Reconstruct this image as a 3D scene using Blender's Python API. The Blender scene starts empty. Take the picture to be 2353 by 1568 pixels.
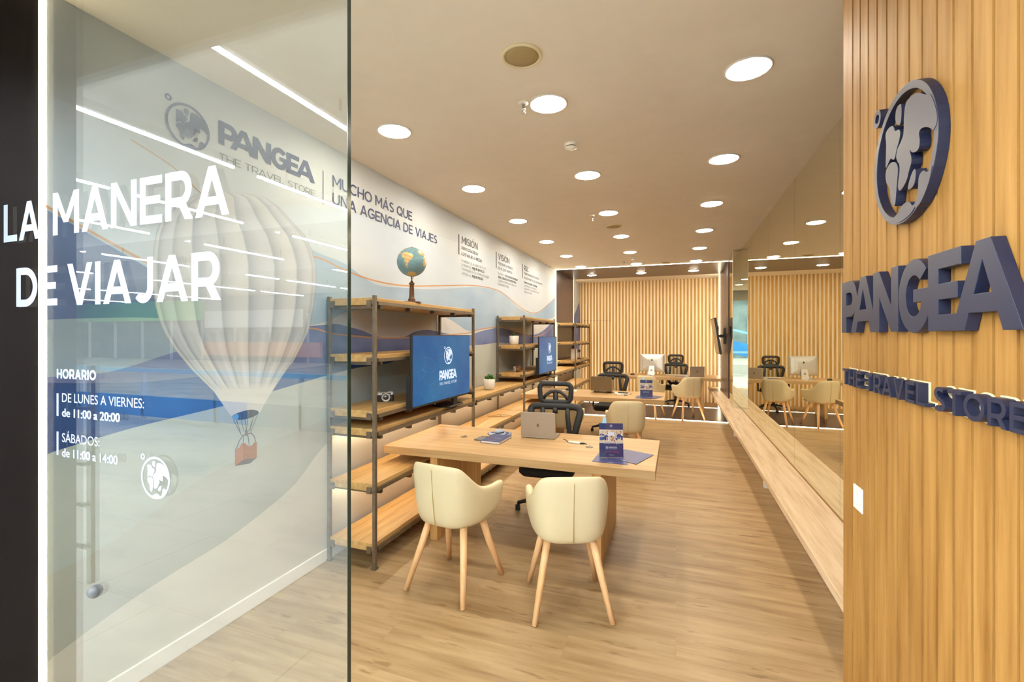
import bpy, bmesh, math, random
from mathutils import Vector, Matrix
random.seed(7)
PI = math.pi
C = bpy.context.scene.collection
SC = bpy.context.scene

# ------------------------------------------------------------------ camera
F, CX, HY, EYE = 1050.0, 1176.5, 771.5, 1.65          # focal length / centre / horizon in pixels of a 2353 wide frame, eye height
TH = math.atan((1553 - CX) / F)                        # camera is turned left by this angle
cam = bpy.data.objects.new('camera', bpy.data.cameras.new('camera'))
C.objects.link(cam)
cam.location = (0, 0, EYE)
cam.rotation_euler = (PI / 2, 0, TH)
cam.data.sensor_width = 36.0
cam.data.lens = F / 2353 * 36
cam.data.shift_y = -(784 - HY) / 2353
cam.data.clip_start = 0.02
SC.camera = cam

# ------------------------------------------------------------------ world, exposure
SC.view_settings.view_transform = 'Standard'
SC.view_settings.look = 'None'
SC.view_settings.exposure = 0.32
SC.view_settings.gamma = 1.0
SC.view_settings.use_curve_mapping = False
w = bpy.data.worlds.new('world'); SC.world = w; w.use_nodes = True
w.node_tree.nodes['Background'].inputs[0].default_value = (0.8, 0.9, 1.0, 1)
w.node_tree.nodes['Background'].inputs[1].default_value = 0.15
SC.cycles.use_denoising = True
SC.cycles.max_bounces = 12
SC.cycles.diffuse_bounces = 8
SC.cycles.glossy_bounces = 6
SC.cycles.transparent_max_bounces = 16
SC.cycles.caustics_reflective = False
SC.cycles.caustics_refractive = False
SC.cycles.sample_clamp_indirect = 4.0
LAMP_COL = (1.0, 0.88, 0.70)
LED_COL = (1.0, 0.83, 0.56)
LAMP = 108.0        # radiance of a ceiling downlight lens
LED = 26.0         # radiance of the light lines
SHELF_LED = 36.0
MALL_LAMP = 250.0


def ray(u, v):
    a = (u - CX) / F; b = (HY - v) / F
    return Vector((-math.sin(TH) + math.cos(TH) * a, math.cos(TH) + math.sin(TH) * a, b))
def on_z(u, v, z):
    r = ray(u, v); t = (z - EYE) / r.z; return Vector((r.x * t, r.y * t, z))
def on_x(u, v, x):
    r = ray(u, v); t = x / r.x; return Vector((x, r.y * t, EYE + r.z * t))
def on_y(u, v, y):
    r = ray(u, v); t = y / r.y; return Vector((r.x * t, y, EYE + r.z * t))

# ------------------------------------------------------------------ materials
MATS = {}
def lin(c):
    return tuple(((v / 255) / 12.92 if v / 255 <= 0.04045 else ((v / 255 + 0.055) / 1.055) ** 2.4) for v in c)
def newmat(name):
    m = bpy.data.materials.new(name); m.use_nodes = True
    nt = m.node_tree; nt.nodes.clear()
    out = nt.nodes.new('ShaderNodeOutputMaterial')
    MATS[name] = m
    return m, nt, out
def bsdf(nt, out, col, rough=0.5, metal=0.0, spec=0.5, coat=0.0):
    b = nt.nodes.new('ShaderNodeBsdfPrincipled')
    b.inputs['Base Color'].default_value = (*col, 1)
    b.inputs['Roughness'].default_value = rough
    b.inputs['Metallic'].default_value = metal
    b.inputs['Specular IOR Level'].default_value = spec
    b.inputs['Coat Weight'].default_value = coat
    nt.links.new(b.outputs[0], out.inputs[0])
    return b
def ramp(nt, stops):
    r = nt.nodes.new('ShaderNodeValToRGB')
    e = r.color_ramp.elements
    while len(e) < len(stops): e.new(0.5)
    for k, (p, c) in enumerate(stops):
        e[k].position = p; e[k].color = (*c, 1)
    return r
def coords(nt, scale=(1, 1, 1), kind='Object', rot=(0, 0, 0)):
    t = nt.nodes.new('ShaderNodeTexCoord'); mp = nt.nodes.new('ShaderNodeMapping')
    mp.inputs['Scale'].default_value = scale; mp.inputs['Rotation'].default_value = rot
    nt.links.new(t.outputs[kind], mp.inputs[0]); return mp
def noise(nt, mp, scale, detail=4, rough=0.55):
    n = nt.nodes.new('ShaderNodeTexNoise')
    n.inputs['Scale'].default_value = scale; n.inputs['Detail'].default_value = detail; n.inputs['Roughness'].default_value = rough
    nt.links.new(mp.outputs[0], n.inputs['Vector']); return n
def plain(name, c, rough=0.5, metal=0.0, spec=0.5, vary=0.04, scale=9.0, coat=0.0, bump=0.0):
    """a painted / moulded surface with a faint mottling"""
    m, nt, out = newmat(name)
    col = lin(c)
    b = bsdf(nt, out, col, rough, metal, spec, coat)
    mp = coords(nt); n = noise(nt, mp, scale, 3)
    r = ramp(nt, [(0.3, tuple(x * (1 - vary) for x in col)), (0.7, tuple(min(1, x * (1 + vary)) for x in col))])
    nt.links.new(n.outputs[0], r.inputs[0]); nt.links.new(r.outputs[0], b.inputs['Base Color'])
    if bump:
        bp = nt.nodes.new('ShaderNodeBump'); bp.inputs['Strength'].default_value = bump; bp.inputs['Distance'].default_value = 0.002
        n2 = noise(nt, mp, 320, 2); nt.links.new(n2.outputs[0], bp.inputs['Height']); nt.links.new(bp.outputs[0], b.inputs['Normal'])
    return m
def wood(name, dark, mid, light, axis='X', rough=0.45, sc=1.0, knots=True, spec=0.4):
    m, nt, out = newmat(name)
    b = bsdf(nt, out, lin(mid), rough, 0, spec)
    s = {'X': (0.9, 14, 14), 'Y': (14, 0.9, 14), 'Z': (14, 14, 0.9)}[axis]
    mp = coords(nt, tuple(v * sc for v in s))
    n = noise(nt, mp, 1.6, 7, 0.62)
    r = ramp(nt, [(0.25, lin(dark)), (0.5, lin(mid)), (0.78, lin(light))])
    nt.links.new(n.outputs[0], r.inputs[0])
    mp2 = coords(nt, tuple(v * sc * 0.35 for v in s)); n2 = noise(nt, mp2, 1.3, 3)
    mx = nt.nodes.new('ShaderNodeMixRGB'); mx.blend_type = 'MULTIPLY'; mx.inputs[0].default_value = 0.5
    r2 = ramp(nt, [(0.3, (0.72, 0.68, 0.62)), (0.6, (1, 1, 1))])
    nt.links.new(n2.outputs[0], r2.inputs[0]); nt.links.new(r.outputs[0], mx.inputs[1]); nt.links.new(r2.outputs[0], mx.inputs[2])
    nt.links.new(mx.outputs[0], b.inputs['Base Color'])
    return m
def emit(name, col, s):
    m, nt, out = newmat(name)
    e = nt.nodes.new('ShaderNodeEmission'); e.inputs[0].default_value = (*col, 1); e.inputs[1].default_value = s
    nt.links.new(e.outputs[0], out.inputs[0]); return m
def screen(name, c1, c2, s):
    m, nt, out = newmat(name)
    b = bsdf(nt, out, (0.005, 0.005, 0.005), 0.3, 0, 0.25)
    mp = coords(nt, (1, 2.2, 2.2)); n = noise(nt, mp, 1.1, 2)
    r = ramp(nt, [(0.3, lin(c1)), (0.7, lin(c2))]); nt.links.new(n.outputs[0], r.inputs[0])
    nt.links.new(r.outputs[0], b.inputs['Emission Color']); b.inputs['Emission Strength'].default_value = s
    return m
def glass(name, tint, ior=1.5):
    m, nt, out = newmat(name)
    tr = nt.nodes.new('ShaderNodeBsdfTransparent'); tr.inputs[0].default_value = (*tint, 1)
    gl = nt.nodes.new('ShaderNodeBsdfGlossy'); gl.inputs['Roughness'].default_value = 0.0
    fr = nt.nodes.new('ShaderNodeFresnel')
    ge = nt.nodes.new('ShaderNodeNewGeometry'); mr = nt.nodes.new('ShaderNodeMapRange')      # leaving the pane reflects as much as entering it
    mr.inputs['To Min'].default_value = ior; mr.inputs['To Max'].default_value = 1 / ior
    nt.links.new(ge.outputs['Backfacing'], mr.inputs['Value']); nt.links.new(mr.outputs[0], fr.inputs[0])
    mx = nt.nodes.new('ShaderNodeMixShader')
    nt.links.new(fr.outputs[0], mx.inputs[0]); nt.links.new(tr.outputs[0], mx.inputs[1]); nt.links.new(gl.outputs[0], mx.inputs[2])
    nt.links.new(mx.outputs[0], out.inputs[0]); return m
def meshfabric(name, c, see):
    m, nt, out = newmat(name)
    tr = nt.nodes.new('ShaderNodeBsdfTransparent')
    d = nt.nodes.new('ShaderNodeBsdfDiffuse'); d.inputs[0].default_value = (*lin(c), 1)
    mp = coords(nt); v = nt.nodes.new('ShaderNodeTexVoronoi'); v.inputs['Scale'].default_value = 260
    nt.links.new(mp.outputs[0], v.inputs['Vector'])
    r = ramp(nt, [(0.0, (see - .12,) * 3), (0.6, (see + .12,) * 3)]); nt.links.new(v.outputs['Distance'], r.inputs[0])
    mx = nt.nodes.new('ShaderNodeMixShader')
    nt.links.new(r.outputs[0], mx.inputs[0]); nt.links.new(d.outputs[0], mx.inputs[1]); nt.links.new(tr.outputs[0], mx.inputs[2])
    nt.links.new(mx.outputs[0], out.inputs[0]); return m
def paper(name, c1, c2, scale=0.8, rough=0.6, stretch=(1, 1, 2.2)):
    """printed wallpaper: two inks clouding into each other"""
    m, nt, out = newmat(name)
    b = bsdf(nt, out, lin(c1), rough, 0, 0.25)
    mp = coords(nt, stretch); n = noise(nt, mp, scale, 5)
    r = ramp(nt, [(0.35, lin(c1)), (0.65, lin(c2))]); nt.links.new(n.outputs[0], r.inputs[0])
    nt.links.new(r.outputs[0], b.inputs['Base Color']); return m
def painted(name, rough=0.6):
    m, nt, out = newmat(name)
    b = bsdf(nt, out, (1, 1, 1), rough, 0, 0.25)
    a = nt.nodes.new('ShaderNodeVertexColor'); a.layer_name = 'ink'
    nt.links.new(a.outputs[0], b.inputs['Base Color']); return m

def floor_mat():
    m, nt, out = newmat('floor planks')
    b = bsdf(nt, out, (0.5, 0.4, 0.25), 0.42, 0, 0.4)
    mp = coords(nt)
    br = nt.nodes.new('ShaderNodeTexBrick'); nt.links.new(mp.outputs[0], br.inputs['Vector'])
    br.offset = 0.37; br.inputs['Scale'].default_value = 1.0
    br.inputs['Brick Width'].default_value = 1.5; br.inputs['Row Height'].default_value = 0.19
    br.inputs['Mortar Size'].default_value = 0.0012; br.inputs['Mortar Smooth'].default_value = 0.3
    br.inputs['Color1'].default_value = (0, 0, 0, 1); br.inputs['Color2'].default_value = (1, 1, 1, 1)
    br.inputs['Mortar'].default_value = (0.3, 0.3, 0.3, 1)
    # a different slice of grain for every plank
    ad = nt.nodes.new('ShaderNodeVectorMath'); ad.operation = 'MULTIPLY_ADD'
    ad.inputs[1].default_value = (0, 0, 7.0)
    nt.links.new(br.outputs['Color'], ad.inputs[0]); nt.links.new(mp.outputs[0], ad.inputs[2])
    m2 = nt.nodes.new('ShaderNodeMapping'); m2.inputs['Scale'].default_value = (0.9, 9, 1); nt.links.new(ad.outputs[0], m2.inputs[0])
    n = noise(nt, m2, 1.6, 7, 0.6)
    r = ramp(nt, [(0.22, lin((120, 90, 56))), (0.40, lin((153, 124, 86))), (0.58, lin((172, 144, 105))), (0.8, lin((186, 160, 122)))])
    nt.links.new(n.outputs[0], r.inputs[0])
    m3 = nt.nodes.new('ShaderNodeMapping'); m3.inputs['Scale'].default_value = (2.0, 9, 1); nt.links.new(ad.outputs[0], m3.inputs[0])
    n3 = noise(nt, m3, 2.0, 3); r3 = ramp(nt, [(0.30, (0.52, 0.43, 0.32)), (0.38, (1, 1, 1))]); nt.links.new(n3.outputs[0], r3.inputs[0])
    mx = nt.nodes.new('ShaderNodeMixRGB'); mx.blend_type = 'MULTIPLY'; mx.inputs[0].default_value = 0.75
    nt.links.new(r.outputs[0], mx.inputs[1]); nt.links.new(r3.outputs[0], mx.inputs[2])
    r4 = ramp(nt, [(0.0, (0.86, 0.85, 0.83)), (1.0, (1.0, 1.0, 1.0))]); nt.links.new(br.outputs['Color'], r4.inputs[0])
    mx2 = nt.nodes.new('ShaderNodeMixRGB'); mx2.blend_type = 'MULTIPLY'; mx2.inputs[0].default_value = 1.0
    nt.links.new(mx.outputs[0], mx2.inputs[1]); nt.links.new(r4.outputs[0], mx2.inputs[2])
    nt.links.new(mx2.outputs[0], b.inputs['Base Color'])
    return m
def marble_mat():
    m, nt, out = newmat('hall marble')
    b = bsdf(nt, out, (0.6, 0.6, 0.55), 0.25, 0, 0.5)
    mp = coords(nt, (0.6, 1.6, 1), rot=(0, 0, 0.5)); n = noise(nt, mp, 0.9, 9, 0.68)
    br = nt.nodes.new('ShaderNodeTexBrick'); mp2 = coords(nt); nt.links.new(mp2.outputs[0], br.inputs['Vector'])
    br.inputs['Scale'].default_value = 1; br.inputs['Brick Width'].default_value = 1.2; br.inputs['Row Height'].default_value = 0.8
    br.inputs['Mortar Size'].default_value = 0.006
    br.inputs['Color1'].default_value = (1, 1, 1, 1); br.inputs['Color2'].default_value = (0.92, 0.92, 0.92, 1); br.inputs['Mortar'].default_value = (0.6, 0.6, 0.6, 1)
    r = ramp(nt, [(0.32, lin((150, 156, 160))), (0.46, lin((206, 206, 200))), (0.6, lin((226, 224, 216))), (0.8, lin((238, 236, 228)))]); nt.links.new(n.outputs[0], r.inputs[0])
    mx = nt.nodes.new('ShaderNodeMixRGB'); mx.blend_type = 'MULTIPLY'; mx.inputs[0].default_value = 1
    nt.links.new(r.outputs[0], mx.inputs[1]); nt.links.new(br.outputs['Color'], mx.inputs[2]); nt.links.new(mx.outputs[0], b.inputs['Base Color'])
    return m

M_FLOOR = floor_mat(); M_MARBLE = marble_mat()
M_CEIL = plain('ceiling paint', (246, 238, 224), 0.8, spec=0.2, vary=0.015)
M_WHITE = plain('white paint', (236, 232, 226), 0.6, vary=0.015)
M_GREYWALL = plain('grey hall paint', (186, 192, 196), 0.7, vary=0.03)
M_OAK_X = wood('desk oak', (166, 130, 84), (187, 153, 106), (200, 168, 124), 'X')
M_OAK_Z = wood('desk leg oak', (176, 128, 70), (208, 162, 100), (222, 180, 122), 'Z')
M_SHELF = wood('raw shelf timber', (166, 126, 70), (200, 161, 102), (217, 183, 127), 'Y')
M_BENCH = wood('bench laminate', (178, 146, 108), (212, 184, 148), (230, 206, 174), 'Y')
M_SLAT = wood('slat oak', (156, 112, 46), (190, 148, 74), (208, 170, 98), 'Z', sc=1.2)
M_SLATBACK = plain('slat backing', (250, 236, 212), 0.6, vary=0.01)
M_SIGNSLAT = wood('sign wall oak', (124, 84, 34), (154, 112, 56), (176, 134, 74), 'Z', sc=1.2, rough=0.65, spec=0.2)
M_SIGNBACK = wood('sign wall backing oak', (170, 126, 70), (196, 154, 94), (208, 170, 112), 'Z', rough=0.65, spec=0.2)
M_BEECH = wood('beech leg', (224, 172, 116), (236, 190, 138), (244, 206, 160), 'Z', sc=0.8)
M_CREAM = plain('cream leatherette', (214, 198, 160), 0.42, vary=0.015, spec=0.35, bump=0.05)
M_SEAM = plain('seam thread', (176, 150, 92), 0.7)
M_BLACK = plain('black plastic', (30, 28, 28), 0.45)
M_CUSHION = plain('black upholstery', (26, 25, 26), 0.8, bump=0.2)
M_FRAME = plain('charcoal nylon', (31, 29, 29), 0.5)
M_MESH = meshfabric('black chair mesh', (22, 18, 14), 0.44)
M_STEEL = plain('raw steel tube', (128, 116, 100), 0.38, metal=0.75, vary=0.12, scale=30)
M_CLIP = plain('steel clip', (84, 74, 62), 0.4, metal=0.7)
M_CHROME = plain('chrome', (220, 220, 220), 0.12, metal=1.0, vary=0.02)
M_ALU = plain('grey aluminium', (172, 160, 146), 0.38, metal=0.55, vary=0.02)
M_SILVER = plain('silver aluminium', (222, 218, 210), 0.32, metal=0.5, vary=0.02)
M_DARKALU = plain('dark aluminium', (124, 108, 82), 0.35, metal=0.6, vary=0.03)
M_NAVY = plain('navy lacquer', (27, 32, 54), 0.42, vary=0.03)
M_NAVYINK = plain('navy print', (52, 62, 104), 0.6, vary=0.03)
M_BLUEINK = plain('blue grey print', (72, 80, 118), 0.6, vary=0.05)
M_GREYINK = plain('grey print', (88, 86, 90), 0.6)
M_PALEINK = plain('pale grey print', (150, 147, 146), 0.6)
M_WHITEVINYL = plain('white vinyl', (160, 168, 186), 0.5, vary=0.01)
M_BAND = plain('dark portal panel', (74, 58, 58), 0.32, vary=0.08, scale=3, spec=0.55)
M_PORTAL = plain('black brown portal', (30, 24, 26), 0.5, vary=0.15, scale=3, spec=0.2)
M_MIRROR = None
def mk_mirror():
    m, nt, out = newmat('mirror silvering')
    g = nt.nodes.new('ShaderNodeBsdfGlossy'); g.inputs['Roughness'].default_value = 0.0
    mp = coords(nt); n = noise(nt, mp, 0.6, 1)
    r = ramp(nt, [(0.2, (0.88, 0.87, 0.74)), (0.8, (0.90, 0.89, 0.76))]); nt.links.new(n.outputs[0], r.inputs[0]); nt.links.new(r.outputs[0], g.inputs[0])
    nt.links.new(g.outputs[0], out.inputs[0]); return m
M_MIRROR = mk_mirror()
M_GLASS = glass('shop glass', (0.955, 0.98, 0.965), 1.9)
M_GLASSEDGE = plain('glass edge', (20, 34, 26), 0.15, vary=0.2, scale=2)
M_ACRYL = glass('clear acrylic', (0.97, 0.98, 0.99), 1.4)
M_LAMP = emit('downlight lens', LAMP_COL, LAMP)
M_LED = emit('light line', LED_COL, LED)
M_SHELFLED = emit('shelf light line', LED_COL, SHELF_LED)
M_MALLLAMP = emit('hall tube', (0.86, 0.94, 1.0), MALL_LAMP)
M_SCREEN = screen('blue screen', (24, 90, 152), (48, 116, 164), 0.72)
M_SCREENINK = emit('lit white print', (0.80, 0.88, 1.0), 0.85)
M_SCREENLINE = emit('lit contour print', (0.10, 0.28, 0.50), 0.8)
M_DARKSCREEN = plain('dark screen', (16, 15, 16), 0.1)
M_NAVYCARD = plain('navy card', (62, 66, 112), 0.45, vary=0.05)
M_BROCHURE = plain('navy gloss print', (34, 38, 98), 0.2, vary=0.12, scale=14)
M_PINK = plain('magenta print', (150, 40, 110), 0.5)
M_RED = plain('red print', (196, 60, 60), 0.5)
M_SOIL = plain('potting soil', (70, 48, 30), 0.9, vary=0.3, scale=60)
M_LEAF = plain('succulent green', (72, 120, 52), 0.45, vary=0.25, scale=25)
M_LEAFDARK = plain('dark succulent green', (92, 104, 40), 0.5, vary=0.3, scale=25)
M_POT = plain('white ceramic', (236, 230, 218), 0.35, vary=0.01)
M_WALNUT = wood('turned walnut', (46, 24, 10), (78, 44, 18), (104, 62, 28), 'Z', rough=0.3)
M_BRASS = plain('aged brass', (150, 112, 58), 0.35, metal=0.9)
M_INK = painted('painted ink')
M_GLOBE = painted('globe map', 0.25)
M_LEATHER = plain('brown leather', (110, 70, 46), 0.6, vary=0.2, scale=40)
M_LENS = plain('lens glass', (60, 44, 40), 0.05, spec=0.9)
M_PHONE = plain('grey phone', (86, 86, 88), 0.35, vary=0.02)
M_SPEAKER = plain('speaker mesh', (164, 142, 96), 0.55, vary=0.05)
M_CREAMRIM = plain('cream rim', (232, 216, 172), 0.5)
M_PLATE = plain('white plastic', (240, 232, 220), 0.4, vary=0.01)
M_GREEN = plain('green fascia', (84, 170, 92), 0.5)
M_ORANGE = plain('orange fascia', (186, 128, 92), 0.5)
M_BLUEPANEL = plain('blue side panel', (40, 120, 190), 0.35, vary=0.1, scale=2)
M_SKYPANEL = plain('pale blue panel', (126, 176, 206), 0.35, vary=0.08, scale=2)
M_SHOPGLASS = plain('dim shop front', (96, 116, 124), 0.25, vary=0.35, scale=1.2)

# ------------------------------------------------------------------ mesh building
class MB:
    def __init__(self): self.bm = bmesh.new()
    def add(self, verts, faces, mi=0, smooth=False, M=None):
        vs = [self.bm.verts.new(M @ Vector(v) if M else v) for v in verts]
        for f in faces:
            try:
                fc = self.bm.faces.new([vs[i] for i in f]); fc.material_index = mi; fc.smooth = smooth
            except ValueError: pass
        return vs
    def box(self, x0, x1, y0, y1, z0, z1, mi=0, M=None):
        v = [(x, y, z) for x in (x0, x1) for y in (y0, y1) for z in (z0, z1)]
        self.add(v, [(0, 1, 3, 2), (4, 6, 7, 5), (0, 4, 5, 1), (2, 3, 7, 6), (0, 2, 6, 4), (1, 5, 7, 3)], mi, M=M)
        return self
    def cbox(self, c, s, mi=0, M=None):
        return self.box(c[0] - s[0] / 2, c[0] + s[0] / 2, c[1] - s[1] / 2, c[1] + s[1] / 2, c[2] - s[2] / 2, c[2] + s[2] / 2, mi, M)
    def rbox(self, x0, x1, y0, y1, z0, z1, r, mi=0, M=None, seg=4):
        """box with rounded vertical edges (rounded in plan) and a small chamfer top and bottom"""
        r = min(r, (x1 - x0) / 2 - 1e-4, (y1 - y0) / 2 - 1e-4); ch = min(r * 0.35, (z1 - z0) * 0.3)
        def ringp(ins, z):
            out = []
            for cx, cy, a0 in ((x1 - r, y1 - r, 0), (x0 + r, y1 - r, 90), (x0 + r, y0 + r, 180), (x1 - r, y0 + r, 270)):
                for k in range(seg + 1):
                    a = math.radians(a0 + 90 * k / seg)
                    out.append((cx + (r - ins) * math.cos(a), cy + (r - ins) * math.sin(a), z))
            return out
        rings = [ringp(ch, z0), ringp(0, z0 + ch), ringp(0, z1 - ch), ringp(ch, z1)]
        n = len(rings[0]); v = sum(rings, [])
        f = [tuple(range(n))[::-1], tuple(range(3 * n, 4 * n))]
        for j in range(3):
            for k in range(n): f.append((j * n + k, j * n + (k + 1) % n, (j + 1) * n + (k + 1) % n, (j + 1) * n + k))
        self.add(v, f, mi, M=M); return self
    def bar(self, a, b, wa, wb=None, mi=0, up=(0, 0, 1), sides=4, M=None, flat=1.0):
        """straight bar from a to b, radius wa -> wb; sides=4 gives a square section"""
        a = Vector(a); b = Vector(b); wb = wa if wb is None else wb
        d = (b - a).normalized(); u = Vector(up)
        if abs(d.dot(u)) > 0.95: u = Vector((0, 1, 0))
        s = d.cross(u).normalized(); t = s.cross(d)
        off = PI / 4 if sides == 4 else 0
        k2 = math.sqrt(2) if sides == 4 else 1
        v = []
        for p, r in ((a, wa), (b, wb)):
            for k in range(sides):
                an = off + 2 * PI * k / sides
                v.append(p + s * math.cos(an) * r * k2 + t * math.sin(an) * r * k2 * flat)
        f = [tuple(range(sides)), tuple(range(2 * sides - 1, sides - 1, -1))]
        f += [(k, (k + 1) % sides, sides + (k + 1) % sides, sides + k) for k in range(sides)]
        self.add(v, f, mi, smooth=sides > 6, M=M); return self
    def tube(self, pts, r, mi=0, closed=False, seg=8, M=None, sx=1.0, ref=(0, 1, 0), smooth=True):
        """swept tube; ref is the direction kept as the second section axis (scaled by sx)"""
        P = [Vector(p) for p in pts]; n = len(P); ref = Vector(ref)
        v = []
        for i in range(n):
            if closed: d = (P[(i + 1) % n] - P[i - 1])
            else: d = P[min(i + 1, n - 1)] - P[max(i - 1, 0)]
            d.normalize()
            s = d.cross(ref)
            if s.length < 1e-4: s = d.cross(Vector((0.3, 0.2, 1)))
            s.normalize(); t = s.cross(d).normalized()
            rr = r[i] if isinstance(r, (list, tuple)) else r
            for k in range(seg):
                a = 2 * PI * k / seg
                v.append(P[i] + s * math.cos(a) * rr + t * math.sin(a) * rr * sx)
        f = []
        m = n if closed else n - 1
        for i in range(m):
            for k in range(seg):
                j = (i + 1) % n
                f.append((i * seg + k, i * seg + (k + 1) % seg, j * seg + (k + 1) % seg, j * seg + k))
        if not closed:
            f.append(tuple(range(seg))[::-1]); f.append(tuple(range((n - 1) * seg, n * seg)))
        self.add(v, f, mi, smooth, M=M); return self
    def lathe(self, prof, mi=0, seg=32, M=None, smooth=True, c=(0, 0, 0)):
        v = []; n = len(prof)
        for r, z in prof:
            for k in range(seg):
                a = 2 * PI * k / seg
                v.append((c[0] + r * math.cos(a), c[1] + r * math.sin(a), c[2] + z))
        f = []
        for i in range(n - 1):
            for k in range(seg):
                f.append((i * seg + k, i * seg + (k + 1) % seg, (i + 1) * seg + (k + 1) % seg, (i + 1) * seg + k))
        f.append(tuple(range(seg))[::-1]); f.append(tuple(range((n - 1) * seg, n * seg)))
        self.add(v, f, mi, smooth, M=M); return self
    def poly(self, pts, n, t, mi=0, M=None):
        """flat outline pts (3D) extruded along n by t"""
        P = [Vector(p) for p in pts]; N = Vector(n) * t; k = len(P)
        v = P + [p + N for p in P]
        f = [tuple(range(k))[::-1], tuple(range(k, 2 * k))] + [(i, (i + 1) % k, k + (i + 1) % k, k + i) for i in range(k)]
        self.add(v, f, mi, M=M); return self
    def mesh(self, me, mi=0, M=None, smooth=False):
        vs = [M @ v.co if M else v.co.copy() for v in me.vertices]
        self.add(vs, [tuple(p.vertices) for p in me.polygons], mi, smooth); return self
    def build(self, name, mats, parent=None, bevel=0.0, sub=0, clean=True, kind=None):
        if clean:
            bmesh.ops.recalc_face_normals(self.bm, faces=self.bm.faces[:])
        me = bpy.data.meshes.new(name); self.bm.to_mesh(me); self.bm.free()
        for m in (mats if isinstance(mats, (list, tuple)) else [mats]): me.materials.append(m)
        o = bpy.data.objects.new(name, me); C.objects.link(o)
        if parent: o.parent = parent
        if bevel:
            b = o.modifiers.new('edge', 'BEVEL'); b.width = bevel; b.segments = 2; b.limit_method = 'ANGLE'; b.angle_limit = math.radians(50)
        if sub:
            s = o.modifiers.new('smooth', 'SUBSURF'); s.levels = sub; s.render_levels = sub
            for p in me.polygons: p.use_smooth = True
        if kind: o['kind'] = kind
        return o
def tag(o, label, cat, group=None):
    o['label'] = label; o['category'] = cat
    if group: o['group'] = group
    return o
def thing(name, label, cat, loc=(0, 0, 0), rz=0.0, group=None):
    o = bpy.data.objects.new(name, None); o.empty_display_size = 0.1; C.objects.link(o)
    o.location = loc; o.rotation_euler = (0, 0, rz)
    return tag(o, label, cat, group)
def struct(name, mb, m, parent=None, **k):
    return mb.build(name, m, parent, kind='structure' if parent is None else None, **k)
def copy_thing(root, loc, rz, label, group=None):
    r = root.copy(); C.objects.link(r); r.location = loc; r.rotation_euler = (0, 0, rz); r['label'] = label
    if group: r['group'] = group
    for ch in list(root.children):
        c = ch.copy(); C.objects.link(c); c.parent = r
        for g in list(ch.children):
            d = g.copy(); C.objects.link(d); d.parent = c
    return r

# ------------------------------------------------------------------ lettering and outline shapes
def curve_mesh(cu):
    o = bpy.data.objects.new('temp', cu); C.objects.link(o)
    dg = bpy.context.evaluated_depsgraph_get(); dg.update()
    me = bpy.data.meshes.new_from_object(o.evaluated_get(dg), depsgraph=dg)
    bpy.data.objects.remove(o); return me
def text_raw(s, bold=0.0, thick=0.0):
    cu = bpy.data.curves.new('t', 'FONT'); cu.body = s; cu.size = 1.0; cu.offset = bold; cu.extrude = thick / 2; cu.resolution_u = 4
    me = curve_mesh(cu); bpy.data.curves.remove(cu); return me
_cap = {}
def cap(bold):
    if bold not in _cap:
        me = text_raw('H', bold); ys = [v.co.y for v in me.vertices]; _cap[bold] = (min(ys), max(ys) - min(ys))
    return _cap[bold]
def text_at(mb, s, O, U, V, width, height, bold=0.0, thick=0.0005, mi=0):
    """lettering with cap height `height` and total width `width`, its lower left corner at O, reading along U, up along V"""
    me = text_raw(s, min(bold, 0.0), 0); e = max(bold, 0.0)
    x0 = min(v.co.x for v in me.vertices) - e; x1 = max(v.co.x for v in me.vertices) + e; b0, ch = cap(min(bold, 0.0)); b0 -= e * .4; ch += e * .8
    O = Vector(O); U = Vector(U).normalized(); V = Vector(V).normalized(); N = U.cross(V)
    kx = width / (x1 - x0); ky = height / ch
    for j, (ex, ey) in enumerate(((0, 0),) if e == 0 else ((-e, -e * .4), (e, -e * .4), (-e, e * .4), (e, e * .4), (0, 0))):   # heavier weights are overprinted
        vs = [O + U * (v.co.x + ex - x0) * kx + V * (v.co.y + ey - b0) * ky for v in me.vertices]
        solid(mb, vs, me, N, thick + 0.00012 * j, mi)
def solid(mb, vs, me, N, thick, mi):
    k = len(vs); cnt = {}
    for p in me.polygons:
        q = list(p.vertices)
        for a, b in zip(q, q[1:] + q[:1]): cnt[(a, b)] = 1
    f = [tuple(p.vertices) for p in me.polygons]
    f2 = [tuple(i + k for i in p) for p in f]
    side = [(a, b, b + k, a + k) for (a, b) in cnt if (b, a) not in cnt]
    mb.add(vs + [v + N * thick for v in vs], f + f2 + side, mi)
_shapes = {}
def shape_raw(key, loops):
    if key not in _shapes:
        cu = bpy.data.curves.new('s', 'CURVE'); cu.dimensions = '2D'; cu.fill_mode = 'BOTH'
        for lp in loops:
            sp = cu.splines.new('POLY'); sp.points.add(len(lp) - 1)
            for i, (x, y) in enumerate(lp): sp.points[i].co = (x, y, 0, 1)
            sp.use_cyclic_u = True
        _shapes[key] = curve_mesh(cu); bpy.data.curves.remove(cu)
    return _shapes[key]
def shape_at(mb, key, loops, O, U, V, sx, sy, thick=0.0005, mi=0):
    me = shape_raw(key, loops)
    O = Vector(O); U = Vector(U).normalized(); V = Vector(V).normalized(); N = U.cross(V)
    solid(mb, [O + U * v.co.x * sx + V * v.co.y * sy for v in me.vertices], me, N, thick, mi)
def smooth_loop(pts, it=2):
    for _ in range(it):
        q = []
        for i in range(len(pts)):
            a = pts[i]; b = pts[(i + 1) % len(pts)]
            q += [(a[0] * .75 + b[0] * .25, a[1] * .75 + b[1] * .25), (a[0] * .25 + b[0] * .75, a[1] * .25 + b[1] * .75)]
        pts = q
    return pts
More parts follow.
